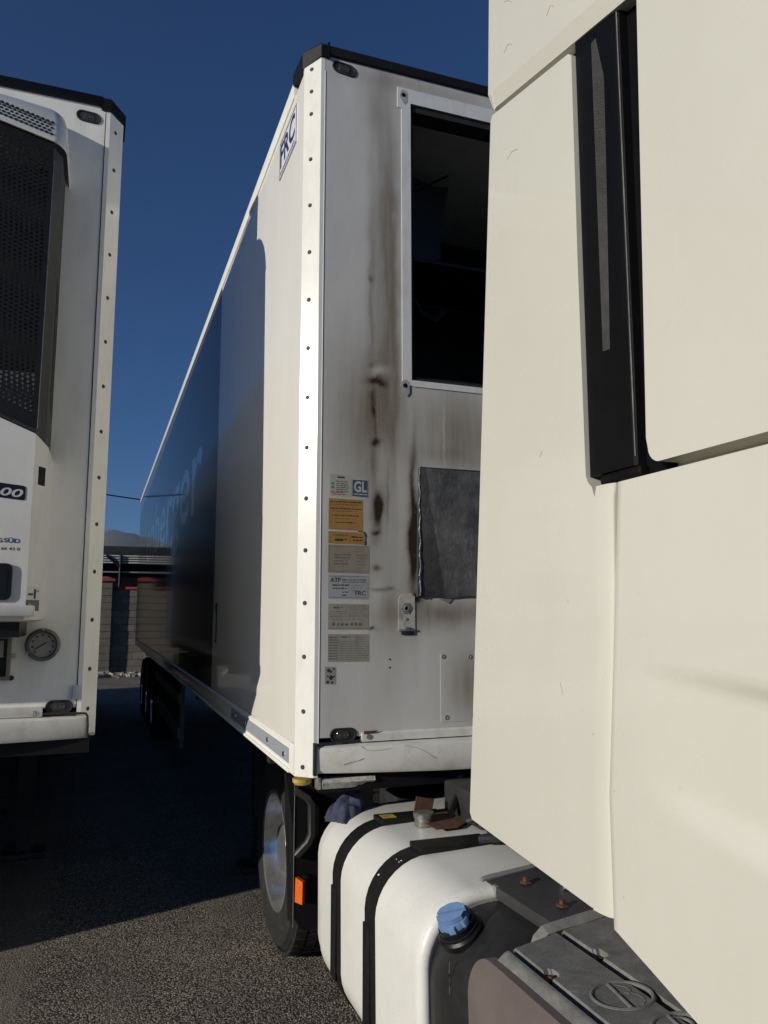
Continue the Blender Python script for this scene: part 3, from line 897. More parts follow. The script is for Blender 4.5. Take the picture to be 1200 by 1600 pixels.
print_lines(rows(.822, .88, 2.209, 1, .008, .005) + rows(.828, .88, 2.202, 1, .008, .003), REDI).build('fine_print', REDI, s1, 0)
s2 = sticker('label_plate', .908, .973, 2.199, 2.266, paper('petrol_blue_label', (.045, .085, .115)), 'square blue label with large white GL letters')
PALE = mat('pale_print', (.45, .46, .45), .5)
T('GL', s2, .914, 2.215, .053, .044, PALE, .03)
print_lines(rows(.914, .968, 2.205, 1, .01, .005), PALE).build('fine_print', PALE, s2, 0)
print_lines([(.908, .973, 2.264, 2.266), (.971, .973, 2.199, 2.264)], PALE).build('printed_border', PALE, s2, 0)
OR = paper('orange_label', (.36, .20, .055))
s3 = sticker('label_plate', .812, .951, 2.066, 2.187, OR, 'tall orange label with lines of print')
print_lines(rows(.818, .945, 2.172, 1, .01, .0045, 1) + rows(.818, .945, 2.146, 1, .01, .0045, 1) + rows(.826, .935, 2.119, 1, .01, .0045, 1) + rows(.84, .925, 2.092, 1, .01, .0045, 1) + rows(.83, .94, 2.163, 1, .012, .002) + rows(.83, .94, 2.137, 1, .012, .002) + rows(.84, .93, 2.108, 1, .02, .002), INK).build('fine_print', INK, s3, 0)
s4 = sticker('label_plate', .812, .957, 2.012, 2.059, OR, 'low orange label below the tall orange one')
print_lines([(.838, .872, 2.022, 2.031), (.878, .886, 2.026, 2.031)] + rows(.832, .89, 2.043, 1, .01, .003, 1) + rows(.905, .95, 2.036, 1, .01, .006, 1) + rows(.91, .948, 2.024, 1, .01, .006, 1) + [(.9, .901, 2.016, 2.05)], INK).build('fine_print', INK, s4, 0)
MB().tube([(.93, YF + .0005, 2.063), (.955, YF, 2.060), (.962, YF, 2.048), (.961, YF, 2.02), (.958, YF, 2.008)], .002, 5).build('curled_edge', RUBBER, s4)
s5 = sticker('label_plate', .812, .978, 1.900, 2.008, paper('brown_grey_label', (.27, .24, .19)), 'brownish stained data label')
print_lines(rows(.835, .90, 1.968, 4, .012, .0045, 1) + rows(.925, .97, 1.968, 4, .012, .002, .7) + [(.816, .974, 2.001, 2.0022), (.816, .974, 1.905, 1.9062), (.816, .8172, 1.905, 2.002)], INKG).build('fine_print', INKG, s5, 0)
s6 = sticker('label_plate', .813, .976, 1.802, 1.893, paper('silver_label', (.33, .34, .35)), 'silver label printed ATP and FRC')
T('ATP', s6, .821, 1.865, .042, .016); T('FRC', s6, .921, 1.815, .042, .017)
print_lines(rows(.868, .965, 1.872, 1, .01, .004, 1) + rows(.868, .965, 1.864, 1, .01, .003, 1) + rows(.83, .895, 1.851, 2, .012, .0045, 1) + rows(.868, .895, 1.825, 2, .012, .004, 1) + rows(.905, .96, 1.851, 3, .009, .0015, 1) + [(.818, .971, 1.886, 1.887), (.818, .971, 1.8065, 1.8075)], INK).build('fine_print', INK, s6, 0)
s7 = sticker('label_plate', .814, .976, 1.686, 1.783, paper('grey_table_label', (.31, .29, .25)), 'grey label with two printed tables')
print_lines([(.834, .858, 1.765, 1.7715), (.864, .871, 1.768, 1.7715), (.818, .972, 1.7325, 1.7338), (.886, .887, 1.735, 1.778), (.818, .972, 1.690, 1.6912)] + rows(.82, .88, 1.752, 3, .008, .002, .9) + rows(.895, .968, 1.773, 6, .0072, .002, .9) + rows(.83, .97, 1.7, 1, .01, .012, .9, .010) + rows(.83, .97, 1.722, 1, .01, .003, .8, .012), INKG).build('fine_print', INKG, s7, 0)
s8 = sticker('label_plate', .814, .978, 1.566, 1.669, paper('grey_grid_label', (.30, .29, .26)), 'lowest grey label with a printed grid')
g8 = [(.867, .89, 1.655, 1.661), (.895, .902, 1.657, 1.661), (.852, .8532, 1.57, 1.665), (.927, .9282, 1.57, 1.665)]
for k in range(9):
    g8.append((.855, .925, 1.572 + k * .0085, 1.573 + k * .0085))
    g8.append((.817, .850, 1.575 + k * .010, 1.579 + k * .010))
for x in (.866, .889, .905): g8.append((x, x + .001, 1.572, 1.628))
print_lines(g8 + rows(.932, .972, 1.655, 10, .0085, .002, .8), INKG).build('fine_print', INKG, s8, 0)
s9 = sticker('label_plate', .803, .847, 1.484, 1.549, paper('worn_pale_label', (.30, .30, .29)), 'small worn label with dark blotches')
bl = MB()
for x, z, r in ((.818, 1.535, .007), (.827, 1.53, .005), (.828, 1.508, .009), (.815, 1.513, .004), (.838, 1.54, .004), (.815, 1.492, .006), (.832, 1.49, .005), (.84, 1.512, .004)):
    bl.lathe((x, YF + .0001, z), (0, -1, 0), [(r, 0), (r * .9, .0002), (0, .0003)], 9)
bl.build('fine_print', INK, s9, 0)
# ------------------------------------------------------------------ left trailer
XL, YL, ZL = .008, 3.45, 4.0
lt = thing('refrigerated_trailer', 'white trailer at the left edge with a cooling unit and round gauge on its front', 'trailer', (XL - 1.22, YL, 0), 'trailers parked side by side')
XLL = XL - 2.44
YLR = YL + 12.7
LG = .109       # ground level inside this builder: the finished trailer is set down and sized at its end
lf = B('front_wall', WHITE, lt, XLL + .076, XL - .076, YL + .003, YL + .07, 1.37, ZL + .003)
MB().tube([(XL - .0755, YL + .002, 1.37 + k * .1) for k in range(27)], .0022, 6).build('wall_seam', TRIMB, lf)
zs_l = [3.90] + [3.72 - .2 * k for k in range(12)] + [1.36, 1.30]
corner_post(lt, XL, YL, -1, 1.262, 3.99, zs_l)
corner_post(lt, XLL, YL, 1, 1.262, 3.99, [])
B('roof_trim', TRIMB, lt, XLL + .085, XL - .085, YL - .012, YL + .10, ZL - .002, ZL + .045, bev=.01)
for xs, sg in ((XL, -1), (XLL, 1)):
    X = lambda d: xs + sg * d
    def cap(z, o, drop):
        return [(X(-o), YL + .22, z), (X(-o), YL + .062, z - drop), (X(.055), YL - o, z), (X(.095), YL - o, z), (X(.095), YL + .05, z), (X(.05), YL + .22, z)]
    secs = [cap(ZL - .018, .008, .020), cap(ZL + .036, .010, .02), cap(ZL + .046, -.004, .02)]
    if sg < 0: secs = [q[::-1] for q in secs]
    MB().loft(secs).build('corner_cap', TRIMB, lt, 20)
prof = [(YL + .07, 1.37), (YLR, 1.24), (YLR, 3.80), (YL + .30, 4.03), (YL + .07, 4.0)]
SLATE = mat('pale_grey_side', (.70, .69, .66), .3, var=.1, vs=2)
B_side = lambda x0: MB().prism(prof, lambda u, v, d: (x0 + d, u, v), .06).build('side_panel', SLATE, lt, 0)
B_side(XL - .063); B_side(XLL + .003)
MB().prism([(YL + .07, 3.95), (YLR, 3.75), (YLR, 3.795), (YL + .30, 4.025), (YL + .07, 3.995)], lambda u, v, d: (XLL + .063 + d, u, v), 2.314).build('roof', WHITE, lt, 0)
B('lower_rail', POSTW, lt, XL - .06, XL, YL + .07, YLR, 1.245, 1.368, bev=.006)
B('lower_rail', POSTW, lt, XLL, XLL + .06, YL + .07, YLR, 1.245, 1.368, bev=.006)
B('floor', STEEL, lt, XLL + .03, XL - .03, YL + .1, YLR, 1.20, 1.36)
B('rear_door', WHITE, lt, XLL + .01, XL - .01, YLR, YLR + .05, 1.25, 3.78)
# lower flange and bumper
def bump_yl(x):
    t = (x - (XL - 1.22)) / 1.19
    return YL - .010 - .09 * max(0, 1 - t * t) ** .8
xsb = [XLL + .03 + (2.44 - .06) * k / 36 for k in range(37)]
def bsl(x):
    y = bump_yl(x)
    return [(x, YL + .05, 1.339), (x, y + .012, 1.334), (x, y + .002, 1.327), (x, y, 1.316), (x, y + .002, 1.262), (x, y + .01, 1.248), (x, YL + .05, 1.248)]
lb = MB().loft([bsl(x) for x in xsb]).build('bumper', BUMPM, lt, 40)
MB().tube([(-.19, YL - .005, 1.349), (-.05, YL - .007, 1.3465), (-.03, YL - .010, 1.345), (-.0235, YL - .014, 1.335), (-.0205, YL - .014, 1.30), (-.0215, YL - .012, 1.25)], .0048, 6).build('rubber_edge', RUBBER, lb)
lfo = B('front_flange', BUMPM, lt, XLL + .1, -.192, YL - .012, YL + .02, 1.338, 1.378, bev=.004)
MB().lathe((-.222, YL - .012, 1.352), (0, -1, 0), [(.012, 0), (.011, .004), (.005, .006), (0, .004)], 12).build('bolt', SILV, lfo)
B('under_rail', TRIMB, lt, XLL + .06, XL - .02, YL + .0, YL + .30, 1.19, 1.247)
marker_light(lt, -.139, YL + .003, 3.938, -.06)
marker_light(lt, -.132, YL + .003, 1.374, 0)
B('reflector_block', mat('pale_reflector', (.55, .57, .62), .3, var=.05, vs=30), lt, -.085, -.048, YL - .009, YL + .004, 1.402, 1.458, bev=.003)
# round dial gauge
gx, gz = -.205, 1.621
ga = MB().lathe((gx, YL + .003, gz), (0, -1, 0), [(.064, 0), (.066, .006), (.064, .014), (.058, .020), (.054, .020), (.0505, .012), (.049, .008)], 40).build('dial_gauge', mat('grey_gauge_metal', (.16, .16, .16), .38, .7, var=.2, vs=60), lt)
MB().lathe((gx, YL - .003, gz), (0, -1, 0), [(.050, 0), (.050, .002), (0, .002)], 32).build('dial', mat('dull_dial', (.30, .30, .29), .5, var=.1, vs=40, dirt=((.18, .17, .15), 40, .6, (1, 1, 1))), ga)
tk = MB()
for k in range(9):
    a = R(225 - 33.75 * k)
    x, z = gx + .039 * math.cos(a), gz + .039 * math.sin(a)
    tk.box(x - .0035, x + .0035, YL - .0066, YL - .0055, z - .0035, z + .0035)
tk.build('dial_marks', INK, ga, 0)
a = R(212)
MB().tube([(gx + .034 * math.cos(a), YL - .008, gz + .034 * math.sin(a)), (gx - .018 * math.cos(a), YL - .008, gz - .018 * math.sin(a))], .0018, 6).build('needle', INK, ga)
for a in (90, 330, 210):
    MB().lathe((gx + .060 * math.cos(R(a)), YL - .014, gz + .060 * math.sin(R(a))), (0, -1, 0), [(.005, 0), (.004, .003), (0, .003)], 8).build('screw', SILV, ga)
# clear document box with black corner screws
db = MB(); ring(db, (-.62, -.318, 1.486, 1.662), (-.605, -.331, 1.500, 1.648), YL - .03, YL + .004)
dbo = db.build('document_box', mat('yellowed_clear_plastic', (.22, .21, .18), .3, var=.2, vs=30), lt, 0)
B('window', GLASSB, dbo, -.606, -.330, YL - .022, YL - .018, 1.499, 1.649)
B('paper', mat('folded_paper', (.30, .30, .30), .8, var=.2, vs=60), dbo, -.58, -.345, YL - .027, YL - .023, 1.575, 1.64)
for x, z in ((-.309, 1.671), (-.313, 1.493), (-.625, 1.671), (-.625, 1.49)):
    MB().lathe((x, YL + .0, z), (0, -1, 0), [(.010, 0), (.010, .012), (.007, .016), (0, .016)], 12).build('screw', RUBBER, dbo)
MB().box(-.322, -.300, YL - .022, YL, 1.573, 1.588, bev=.003).build('latch', SILV, dbo)
under_frame(lt, XL - 1.22, YL, YLR, 1.22)
landing_leg(lt, XL - .42, YL + 2.6, LG); landing_leg(lt, XLL + .42, YL + 2.6, LG)
for y in (12.3, 13.6, 14.9):
    wheel(lt, XL - .05, y, .47, .34, -1, g=LG); wheel(lt, XLL + .05, y, .47, .34, 1, g=LG)

# cooling unit on the left trailer
YU = 3.094
UXR, UXL = -.2485, -2.19
UC = (UXR + UXL) / 2
UNITW = mat('white_unit_cover', (.66, .66, .645), .35, var=.04, vs=7, coat=.25, dirt=((.45, .43, .38), 14, .35, (1, 1, .4)))
def vee(x, z0, s):      # height of the slanted edges, peak at the middle of the unit
    return z0 + s * min(UXR + .02 - x, .6, x - UXL + .02)
def plan(z, yf, ins=0.0, ch=.045):
    xr, xl = UXR + .042 - ins, UXL - .042 + ins
    return [(xl, YL, z), (xl, yf + .07, z), (xl + ch, yf, z), (xr - ch, yf, z), (xr, yf + .07, z), (xr, YL, z)]
# lower white door, its top edge slanted
nx = 24
xsu = [UXL + (UXR - UXL) * k / nx for k in range(nx + 1)]
dm = MB()
lo_ = [(UXL - .042, YL + .004), (UXL - .042, YU + .075)] + [(x, YU) for x in xsu] + [(UXR + .042, YU + .075), (UXR + .042, YL + .004)]
ztop = [vee(UXL, 2.40, .42) - .035] * 2 + [vee(x, 2.40, .42) for x in xsu] + [vee(UXR, 2.40, .42) - .035] * 2
inner = lambda s: [(UC + (x - UC) * (1 - s * .02), y + s * .02 * (1 if y < YL - .1 else 0)) for x, y in lo_]
secs = [[(x, y, 1.715) for x, y in inner(1.2)], [(x, y, 1.722) for x, y in inner(.3)], [(x, y, 1.74) for x, y in lo_], [(x, y, z) for (x, y), z in zip(lo_, ztop)]]
unit = dm.loft(secs).build('cooling_unit', UNITW, lt, 25)
B('base_lip', UNITW, unit, UXL - .02, UXR + .03, YU - .012, YU + .03, 1.735, 1.775, bev=.006)
B('unit_underside', BLACKP, unit, UXL, UXR - .02, YU + .05, YL, 1.66, 1.714)
# black grille: frame, perforated sheet, shade inside painted on a back sheet
GB = mat('black_grille_plastic', (.006, .0065, .0075), .5, var=.2, vs=20, spec=.3)
SIDEG = mat('grey_grille_frame', (.026, .027, .026), .55, var=.2, vs=20)
zb = lambda x: vee(x, 2.408, .42)
zt_ = lambda x: vee(x, 3.600, .245)
ytop = .05
gy = lambda z: YU + .004 + ytop * (z - 2.4) / 1.2
gb = MB()
xin = -.262
def gp(x, z, d=0): return (x, gy(z) + d, z)
sheet_in = [(x, zb(x) + .055) for x in [xin - k * .05 for k in range(36)]]
frm = MB()
def strip(a, b):    # quad strip between two polylines of (x, z)
    for k in range(len(a) - 1):
        frm.face([gp(*a[k]), gp(*a[k + 1]), gp(*b[k + 1]), gp(*b[k])])
xl_ = [UXR + (UXL - UXR) * k / 40 for k in range(41)]
strip([(x, zb(x)) for x in xl_], [(x, zb(x) + .055) for x in xl_])
strip([(x, zt_(x) - .05) for x in xl_], [(x, zt_(x)) for x in xl_])
frm.face([gp(UXR, zb(UXR) + .05), gp(xin, zb(xin) + .05), gp(xin, zt_(xin) - .045), gp(UXR, zt_(UXR) - .045)])
frm.face([gp(UXL, zb(UXL) + .05), gp(UXL + .02, zb(UXL) + .05), gp(UXL + .02, zt_(UXL) - .045), gp(UXL, zt_(UXL) - .045)])
frm.build('grille_frame', GB, unit, 20)
MB().tube([(x, gy(zb(x)) - .004, zb(x) + .004) for x in xl_], .007, 6).build('grille_seal', RUBBER, unit)
MB().loft([[gp(UXR, z, -.001), gp(UXR + .030, z, .06), gp(UXR + .030, z, .36), gp(UXR - .01, z, .36)] for z in (2.372, 2.8, 3.2, 3.584)]).build('grille_side', SIDEG, unit, 20)
MB().tube([gp(UXR + .003, 2.43 + k * .1, .002) for k in range(12)], .0022, 5).build('side_edge', SILV, unit)
MB().box(UXR + .030, UXR + .0315, 3.28, 3.43, 2.55, 3.10).build('side_gap', RUBBER, unit)
mesh = MB()
pu, pv = .0185, .0178
perforated(mesh, 110, 78, pu, pv, .0068, lambda u, v: gp(xin - .009 - u, 2.44 + v, .001),
           lambda u, v: zb(xin - u) + .05 < 2.44 + v < zt_(xin - u) - .045 and xin - .009 - u > UXL + .03)
mesh.build('perforated_grille', GB, unit, 0)
B('grille_back', mat('painted_unit_shade', (.006, .006, .007), .8), unit, UXL + .03, UXR - .02, YU + .19, YU + .22, 2.42, 3.56)  # near-black sheet paints the shade inside the unit
B('coil', mat('sunlit_coil_tone', (.16, .16, .16), .5, .4, var=.3, vs=200), unit, UXL + .03, UXR - .015, YU + .07, YU + .10, 2.40, 2.66)  # paler colour paints sunlight on the lower coil
# white top cowl, the dark of its vent holes painted as black discs
cs = []
for z, yf, ins in ((3.597, 3.139, .0), (3.622, 3.142, -.004), (3.667, 3.156, .0), (3.732, 3.190, .006), (3.80, 3.25, .02), (3.855, 3.32, .045), (3.882, 3.38, .08), (3.893, 3.45, .12)):
    xr, xl = UXR + .046 - ins, UXL - .046 + ins
    ch = .05
    pts = [(xl, YL + .004)]
    for k in range(6):
        a = R(180 + 90 * k / 5); pts.append((xl + ch + ch * math.cos(a), yf + ch * 1.3 + ch * 1.3 * math.sin(a)))
    for f in (.14, .28, .5, .72, .86):
        pts.append((xl + ch + (xr - xl - 2 * ch) * f, yf))
    for k in range(6):
        a = R(270 + 90 * k / 5); pts.append((xr - ch + ch * math.cos(a), yf + ch * 1.3 + ch * 1.3 * math.sin(a)))
    pts.append((xr, YL + .004))
    cs.append([(x, min(y, YL + .004), z + vee(x, 0, .245) * (1 if z < 3.72 else max(0, (3.893 - z) / .17))) for x, y in pts])
cowl = MB().loft(cs, caps=False).build('top_cowl', UNITW, unit, 40)
vh = MB()
def cow(x, t):        # point on the sloping front of the cowl
    z0 = 3.602 + t * .075
    return z0 + vee(x, 0, .245), 3.098 + .018 * max(0, (z0 - 3.60) / .045) ** 1.3 + (.02 if z0 > 3.66 else 0) * 0
MB_ = []
for i in range(60):
    for j in range(5):
        x = UXR - .012 - i * .0186 - (j % 2) * .0093
        if j > 4 - 0: continue
        z0 = 3.630 + j * .0158
        z = z0 + vee(x, 0, .245)
        yy = 3.142 + (z0 - 3.622) * .36
        vh.lathe((x, yy - .0015, z), (0, -1, .36), [(.0066, -.002), (.0066, .0012), (0, .0012)], 9)
kind(vh.build('vent_hole_discs', mat('hole_shade_black', (.004, .004, .004), .9), unit, 0), 'stuff')
MB().tube([(x, 3.136, 3.602 + vee(x, 0, .245)) for x in xl_], .006, 6).build('cowl_lip', UNITW, unit)
# side window, plates and lettering
def on_ch(f, z, d=.001):
    return (UXR + .042 * f + d * .87, YU + .075 * f - d * .49, z)
wv_ = MB(); wv_.face([on_ch(.35, 2.222), on_ch(.85, 2.222), on_ch(.85, 2.292), on_ch(.35, 2.292)])
wv_.build('side_window', GLASSB, unit, 0)
BLKL = mat('gloss_black_label', (.008, .008, .008), .25, var=.1)
np_ = MB().prism(rrect(-.62, -.2715, 2.160, 2.2135, .009), lambda u, v, d: (u, YU - .002 + d, v - (u + .31) * .10), .003).build('number_plate', BLKL, unit, 0)
text_obj('lettering', '00', mat('silver_print', (.50, .50, .50), .4), np_, (-.355, YU - .0022, 2.1725), (1, 0, -.10), (0.0, 0, 1), .077, .031, .02, .25, .0006)
BLUEI = mat('blue_ink', (.012, .05, .16), .5); BLKI = mat('black_ink', (.02, .02, .022), .5)
text_obj('lettering', 'SÜD', BLUEI, unit, (-.3335, YU, 2.0005), (1, 0, -.03), (0, 0, 1), .0545, .0195, .03, 0, .0008)
text_obj('lettering', 'G', BLKI, unit, (-.354, YU, 2.0005), (1, 0, -.03), (0, 0, 1), .0165, .0155, .03, 0, .0008)
text_obj('lettering', '0 66 43 0', BLKI, unit, (-.357, YU, 1.9745), (1, 0, -.03), (0, 0, 1), .0785, .0105, .01, 0, .0008)
hd = MB().prism(rrect(-.62, -.298, 1.793, 1.925, .022), lambda u, v, d: (u, YU - .010 + d, v), .012, .006, 3).build('door_latch', BLACKP, unit)
MB().prism(rrect(-.6, -.312, 1.812, 1.905, .014), lambda u, v, d: (u, YU - .0112 + d, v), .003).build('latch_recess', BLKL, hd)
LBLW = mat('white_label', (.55, .55, .53), .5, var=.1, vs=60); LBLG = mat('grey_label', (.10, .105, .11), .45, var=.2, vs=80)
q1 = MB(); q1.face([on_ch(-.02, 1.795), on_ch(.92, 1.795), on_ch(.92, 1.842), on_ch(-.02, 1.842)])
q1 = q1.build('service_label', LBLW, unit, 0)
q2 = MB(); q2.face([on_ch(-.02, 1.755, .0011), on_ch(.92, 1.755, .0011), on_ch(.92, 1.795, .0011), on_ch(-.02, 1.795, .0011)])
q2 = q2.build('service_label', LBLG, unit, 0)
q3 = MB()
for f0, f1, z0, z1 in ((.1, .45, 1.812, 1.819), (.5, .65, 1.80, 1.835), (.68, .85, 1.826, 1.83)):
    q3.face([on_ch(f0, z0, .0016), on_ch(f1, z0, .0016), on_ch(f1, z1, .0016), on_ch(f0, z1, .0016)])
q3.build('fine_print', BLKI, q1, 0) if False else q3.build('fine_print', BLKI, unit, 0)
MB().lathe(on_ch(.25, 1.773, .0014), (.87, -.49, 0), [(.010, 0), (.010, .0006), (.005, .0006), (.005, 0)], 16).build('yellow_ring', mat('yellow_print', (.45, .42, .10), .5), unit, 0)

# the finished trailer, at its true size and place
lt.location = (-1.293, 3.68, -.1164)
lt.scale = (1.0667, 1.0667, 1.0667)

# ------------------------------------------------------------------ unseen trailer on the left, added to cast the shadow edge on the ground
added_trailer = thing('refrigerated_trailer', 'unseen white trailer with low skirts, added to shade the ground', 'trailer', (-4.75, 3.72, 0), 'trailers parked side by side')
B('body', WHITE, added_trailer, -6.05, -3.45, 3.72, 17.6, 1.15, 4.0, bev=.05)
B('side_skirt', GREYM, added_trailer, -3.50, -3.46, 3.73, 14.5, .22, 1.149)  # skirts added to stop low sun passing under the body
B('side_skirt', GREYM, added_trailer, -6.01, -5.98, 3.73, 14.5, .22, 1.149)
B('front_skirt', GREYM, added_trailer, -5.97, -3.53, 3.78, 3.81, .25, 1.149)
B('roof_trim', TRIMB, added_trailer, -6.0, -3.5, 3.70, 3.77, 4.0, 4.05)
landing_leg(added_trailer, -4.0, 6.8); landing_leg(added_trailer, -5.5, 6.8)
for y in (15.0, 16.3):
    wheel(added_trailer, -3.5, y, .5, .36, -1); wheel(added_trailer, -6.0, y, .5, .36, 1)
# ------------------------------------------------------------------ the truck
XT = .80
tk_ = thing('semi_truck', 'cream white tractor unit on the right with white fuel tank, black mudguard and grey step', 'truck', (2.05, 1.0, 0))
XTR = 3.30
side = lambda x: (lambda u, v, d: (x + d, u, v))
def arc(cx, cz, r, a0, a1, n=6):
    return [(cx + r * math.cos(R(a0 + (a1 - a0) * k / n)), cz + r * math.sin(R(a0 + (a1 - a0) * k / n))) for k in range(n + 1)]
# side deflector behind the cab: one sheet with its front edge turned inwards
outl = [(1.622, 1.292), (1.632, 1.305), (1.56, 2.0), (1.474, 2.872), (1.466, 2.882), (1.160, 2.812), (1.150, 2.802), (1.152, 2.40)] \
    + [(1.150, 2.04)] + arc(1.116, 1.995, .034, 0, -60, 5)[1:] + [(1.124, 1.940), (1.130, 1.80), (1.142, 1.65), (1.160, 1.45), (1.166, 1.262), (1.172, 1.256)]
dfl = MB().prism(outl, side(XT), .035, .011, 3).build('side_deflector', CABW, tk_, 50)
# border pressed round the black corner panel
def turn(pts, x0, w):
    mb = MB()
    a = [(x0, y, z) for y, z in pts]
    b_ = [(x0 + .012, y - w[0], z + w[1]) for y, z in pts]
    mb.loft([a, b_], close=False)
    return mb
rl = []
for y, z in [(1.116, 1.964), (1.124, 1.940), (1.130, 1.80), (1.142, 1.65), (1.160, 1.45), (1.166, 1.254)]:
    rl.append([(XT + .0002, y + .004, z)] + [(XT + .011 * (1 - math.cos(R(a))), y - .040 * math.sin(R(a)) + (.004 if a < 5 else 0), z) for a in range(0, 91, 10)] + [(XT + .07, y - .040, z)])
MB().loft(rl, close=False).build('rolled_edge', CABW, dfl, 60)
# upper deflector over the roof side
up_ = [(1.470, 2.905), (1.462, 2.893), (1.455, 2.896), (.985, 2.790), (.962, 2.815), (.955, 3.05), (1.06, 3.75), (1.30, 3.78), (1.44, 3.55)]
fac = [(1.472, 2.935), (1.458, 2.928), (1.452, 2.930), (.985, 2.826), (.962, 2.845), (.955, 3.05), (1.06, 3.75), (1.30, 3.78), (1.44, 3.55)]
MB().loft([[(XT + .05, y, z) for y, z in up_], [(XT + .004, y, z) for y, z in up_], [(XT - .006, y, z) for y, z in fac]]).build('roof_deflector', CABW, tk_, 8)
for pts, xx in ((((1.387, 3.105), (1.37, 3.095), (1.357, 3.08)), XT - .0062), (((1.22, 2.938), (1.205, 2.95), (1.194, 2.939)), XT - .0062), (((1.395, 2.985), (1.375, 2.992), (1.361, 2.982)), XT - .0062), (((1.40, 2.735), (1.38, 2.742), (1.355, 2.733)), XT - .0002), (((1.3, 2.05), (1.29, 2.06)), XT - .0002), (((1.25, 1.62), (1.242, 1.60)), XT - .0002)):
    MB().tube([(xx, y, z) for y, z in pts], .0008, 5).build('scratch', SCRM, dfl)
# black corner panel with its tapering rib
CORNB = mat('black_corner_plastic', (.0045, .0045, .005), .42, var=.2, vs=20, spec=.16, bmp=.12, bs=450)
cp = MB().prism([(1.185, 2.86), (.945, 2.86), (.975, 1.970), (1.135, 1.962), (1.185, 2.03)], side(XT + .028), .03).build('corner_panel', CORNB, tk_, 40)
def slat(z, r):
    return [(XT + .045, 1.170, z), (XT + .008, 1.1475, z), (XT + .008, 1.098, z), (XT + .008 + .015 * r, 1.084, z), (XT + .009 + .012 * r, 1.060, z),
            (XT + .010, 1.030, z), (XT + .013, 1.022, z), (XT + .045, 1.016, z)]
MB().loft([slat(2.83, 0), slat(2.79, 0), slat(2.715, 1.0), slat(2.5, .75), slat(2.2, .3), slat(2.05, .05), slat(1.985, 0)]).build('corner_slat', CORNB, cp, 18)
MB().tube([(XT + .0102, 1.0255, 2.80 - k * .05) for k in range(17)], .0012, 6).build('slat_edge', GREYP, cp)
MB().box(XT + .010, XT + .045, 1.014, 1.125, 1.966, 1.985, bev=.006).build('slat_foot', CORNB, cp)

# cab wall and door
cab_up = [(.985, 2.02)] + arc(.955, 2.005, .027, 0, -80, 5) + [(.70, 1.978), (-.55, 1.978), (-.62, 2.02), (-.62, 3.3), (-.4, 3.62), (.5, 3.72), (.93, 3.70), (.955, 2.90), (.965, 2.60), (.975, 2.30)]
MB().prism(cab_up, side(XT), .05, .012, 3).build('cab_side', CABW, tk_, 40)
# lower cab side with pressed creases
def low(u, v):
    z0 = 1.962
    yb = lambda zz: 1.072 + .055 * min(1, max(0, (1.95 - zz) / .50))
    zbot = 1.245 - .31 * (1.12 - (1.12 - 1.9 * u))
    zbot = 1.246 - .31 * min(1.9 * u, 1.0)
    z = z0 + (zbot - z0) * v
    y = yb(z) - 1.9 * u
    x = XT + .001
    if u < .004: x += .008
    fade = min(1, max(0, (1.03 - y) / .30))
    # upper crease turning in, lower crease turning out again
    zc1 = 1.655 - .08 * (1.0 - y); zc2 = 1.478 - .16 * (1.0 - y)
    def sm(a, b_, t):
        t = min(1, max(0, (t - a) / (b_ - a))); return t * t * (3 - 2 * t)
    x += fade * (.016 * sm(zc1 + .018, zc1 - .012, z) - .020 * sm(zc2 + .03, zc2 - .03, z))
    return (x, y, z)
us = [0, .006, .012, .02] + [.03 + .97 * k / 44 for k in range(45)]
lw = MB()
nv = 90
gg = [[lw.bm.verts.new(low(u, j / nv)) for j in range(nv + 1)] for u in us]
for i in range(len(us) - 1):
    for j in range(nv):
        lw.bm.faces.new((gg[i][j], gg[i + 1][j], gg[i + 1][j + 1], gg[i][j + 1]))
ext = bmesh.ops.extrude_edge_only(lw.bm, edges=[e for e in lw.bm.edges if e.is_boundary])
for v in [g for g in ext['geom'] if isinstance(g, bmesh.types.BMVert)]:
    v.co.x = XT + .05
lw.build('cab_lower_side', CABW, tk_, 40)
# rest of the cab, outside the picture
cabm = MB()
cabm.loft([[(x, y, z) for x, z in ((XT + .051, 1.30), (XTR - .05, 1.30), (XTR - .05, 3.4), (XTR - .25, 3.75), (XT + .25, 3.75), (XT + .051, 3.4))] for y in (-.88, 1.0)])
cabm.build('cab_body', CABW, tk_, 30)
B('windscreen', GLASSB, tk_, XT + .15, XTR - .15, -.90, -.885, 2.1, 3.1)
B('cab_front', CABW, tk_, XT + .08, XTR - .08, -1.0, -.885, .55, 2.05, bev=.04)
B('door_glass', GLASSB, tk_, XT - .003, XT + .02, -.45, .35, 2.35, 3.0)
B('mirror_arm', BLACKP, tk_, XT - .22, XT, -.62, -.56, 2.75, 2.80); B('mirror', BLACKP, tk_, XT - .42, XT - .2, -.66, -.52, 2.2, 2.9, bev=.04)
B('side_deflector', CABW, tk_, XTR - .035, XTR, 1.1, 1.55, 1.3, 2.88, bev=.01)
B('bumper', CABW, tk_, XT + .02, XTR - .02, -1.05, -.5, .3, .55, bev=.05)
B('wheel_arch', BLACKP, tk_, XT + .06, XT + .45, -.45, .62, 1.05, 1.16, bev=.03)
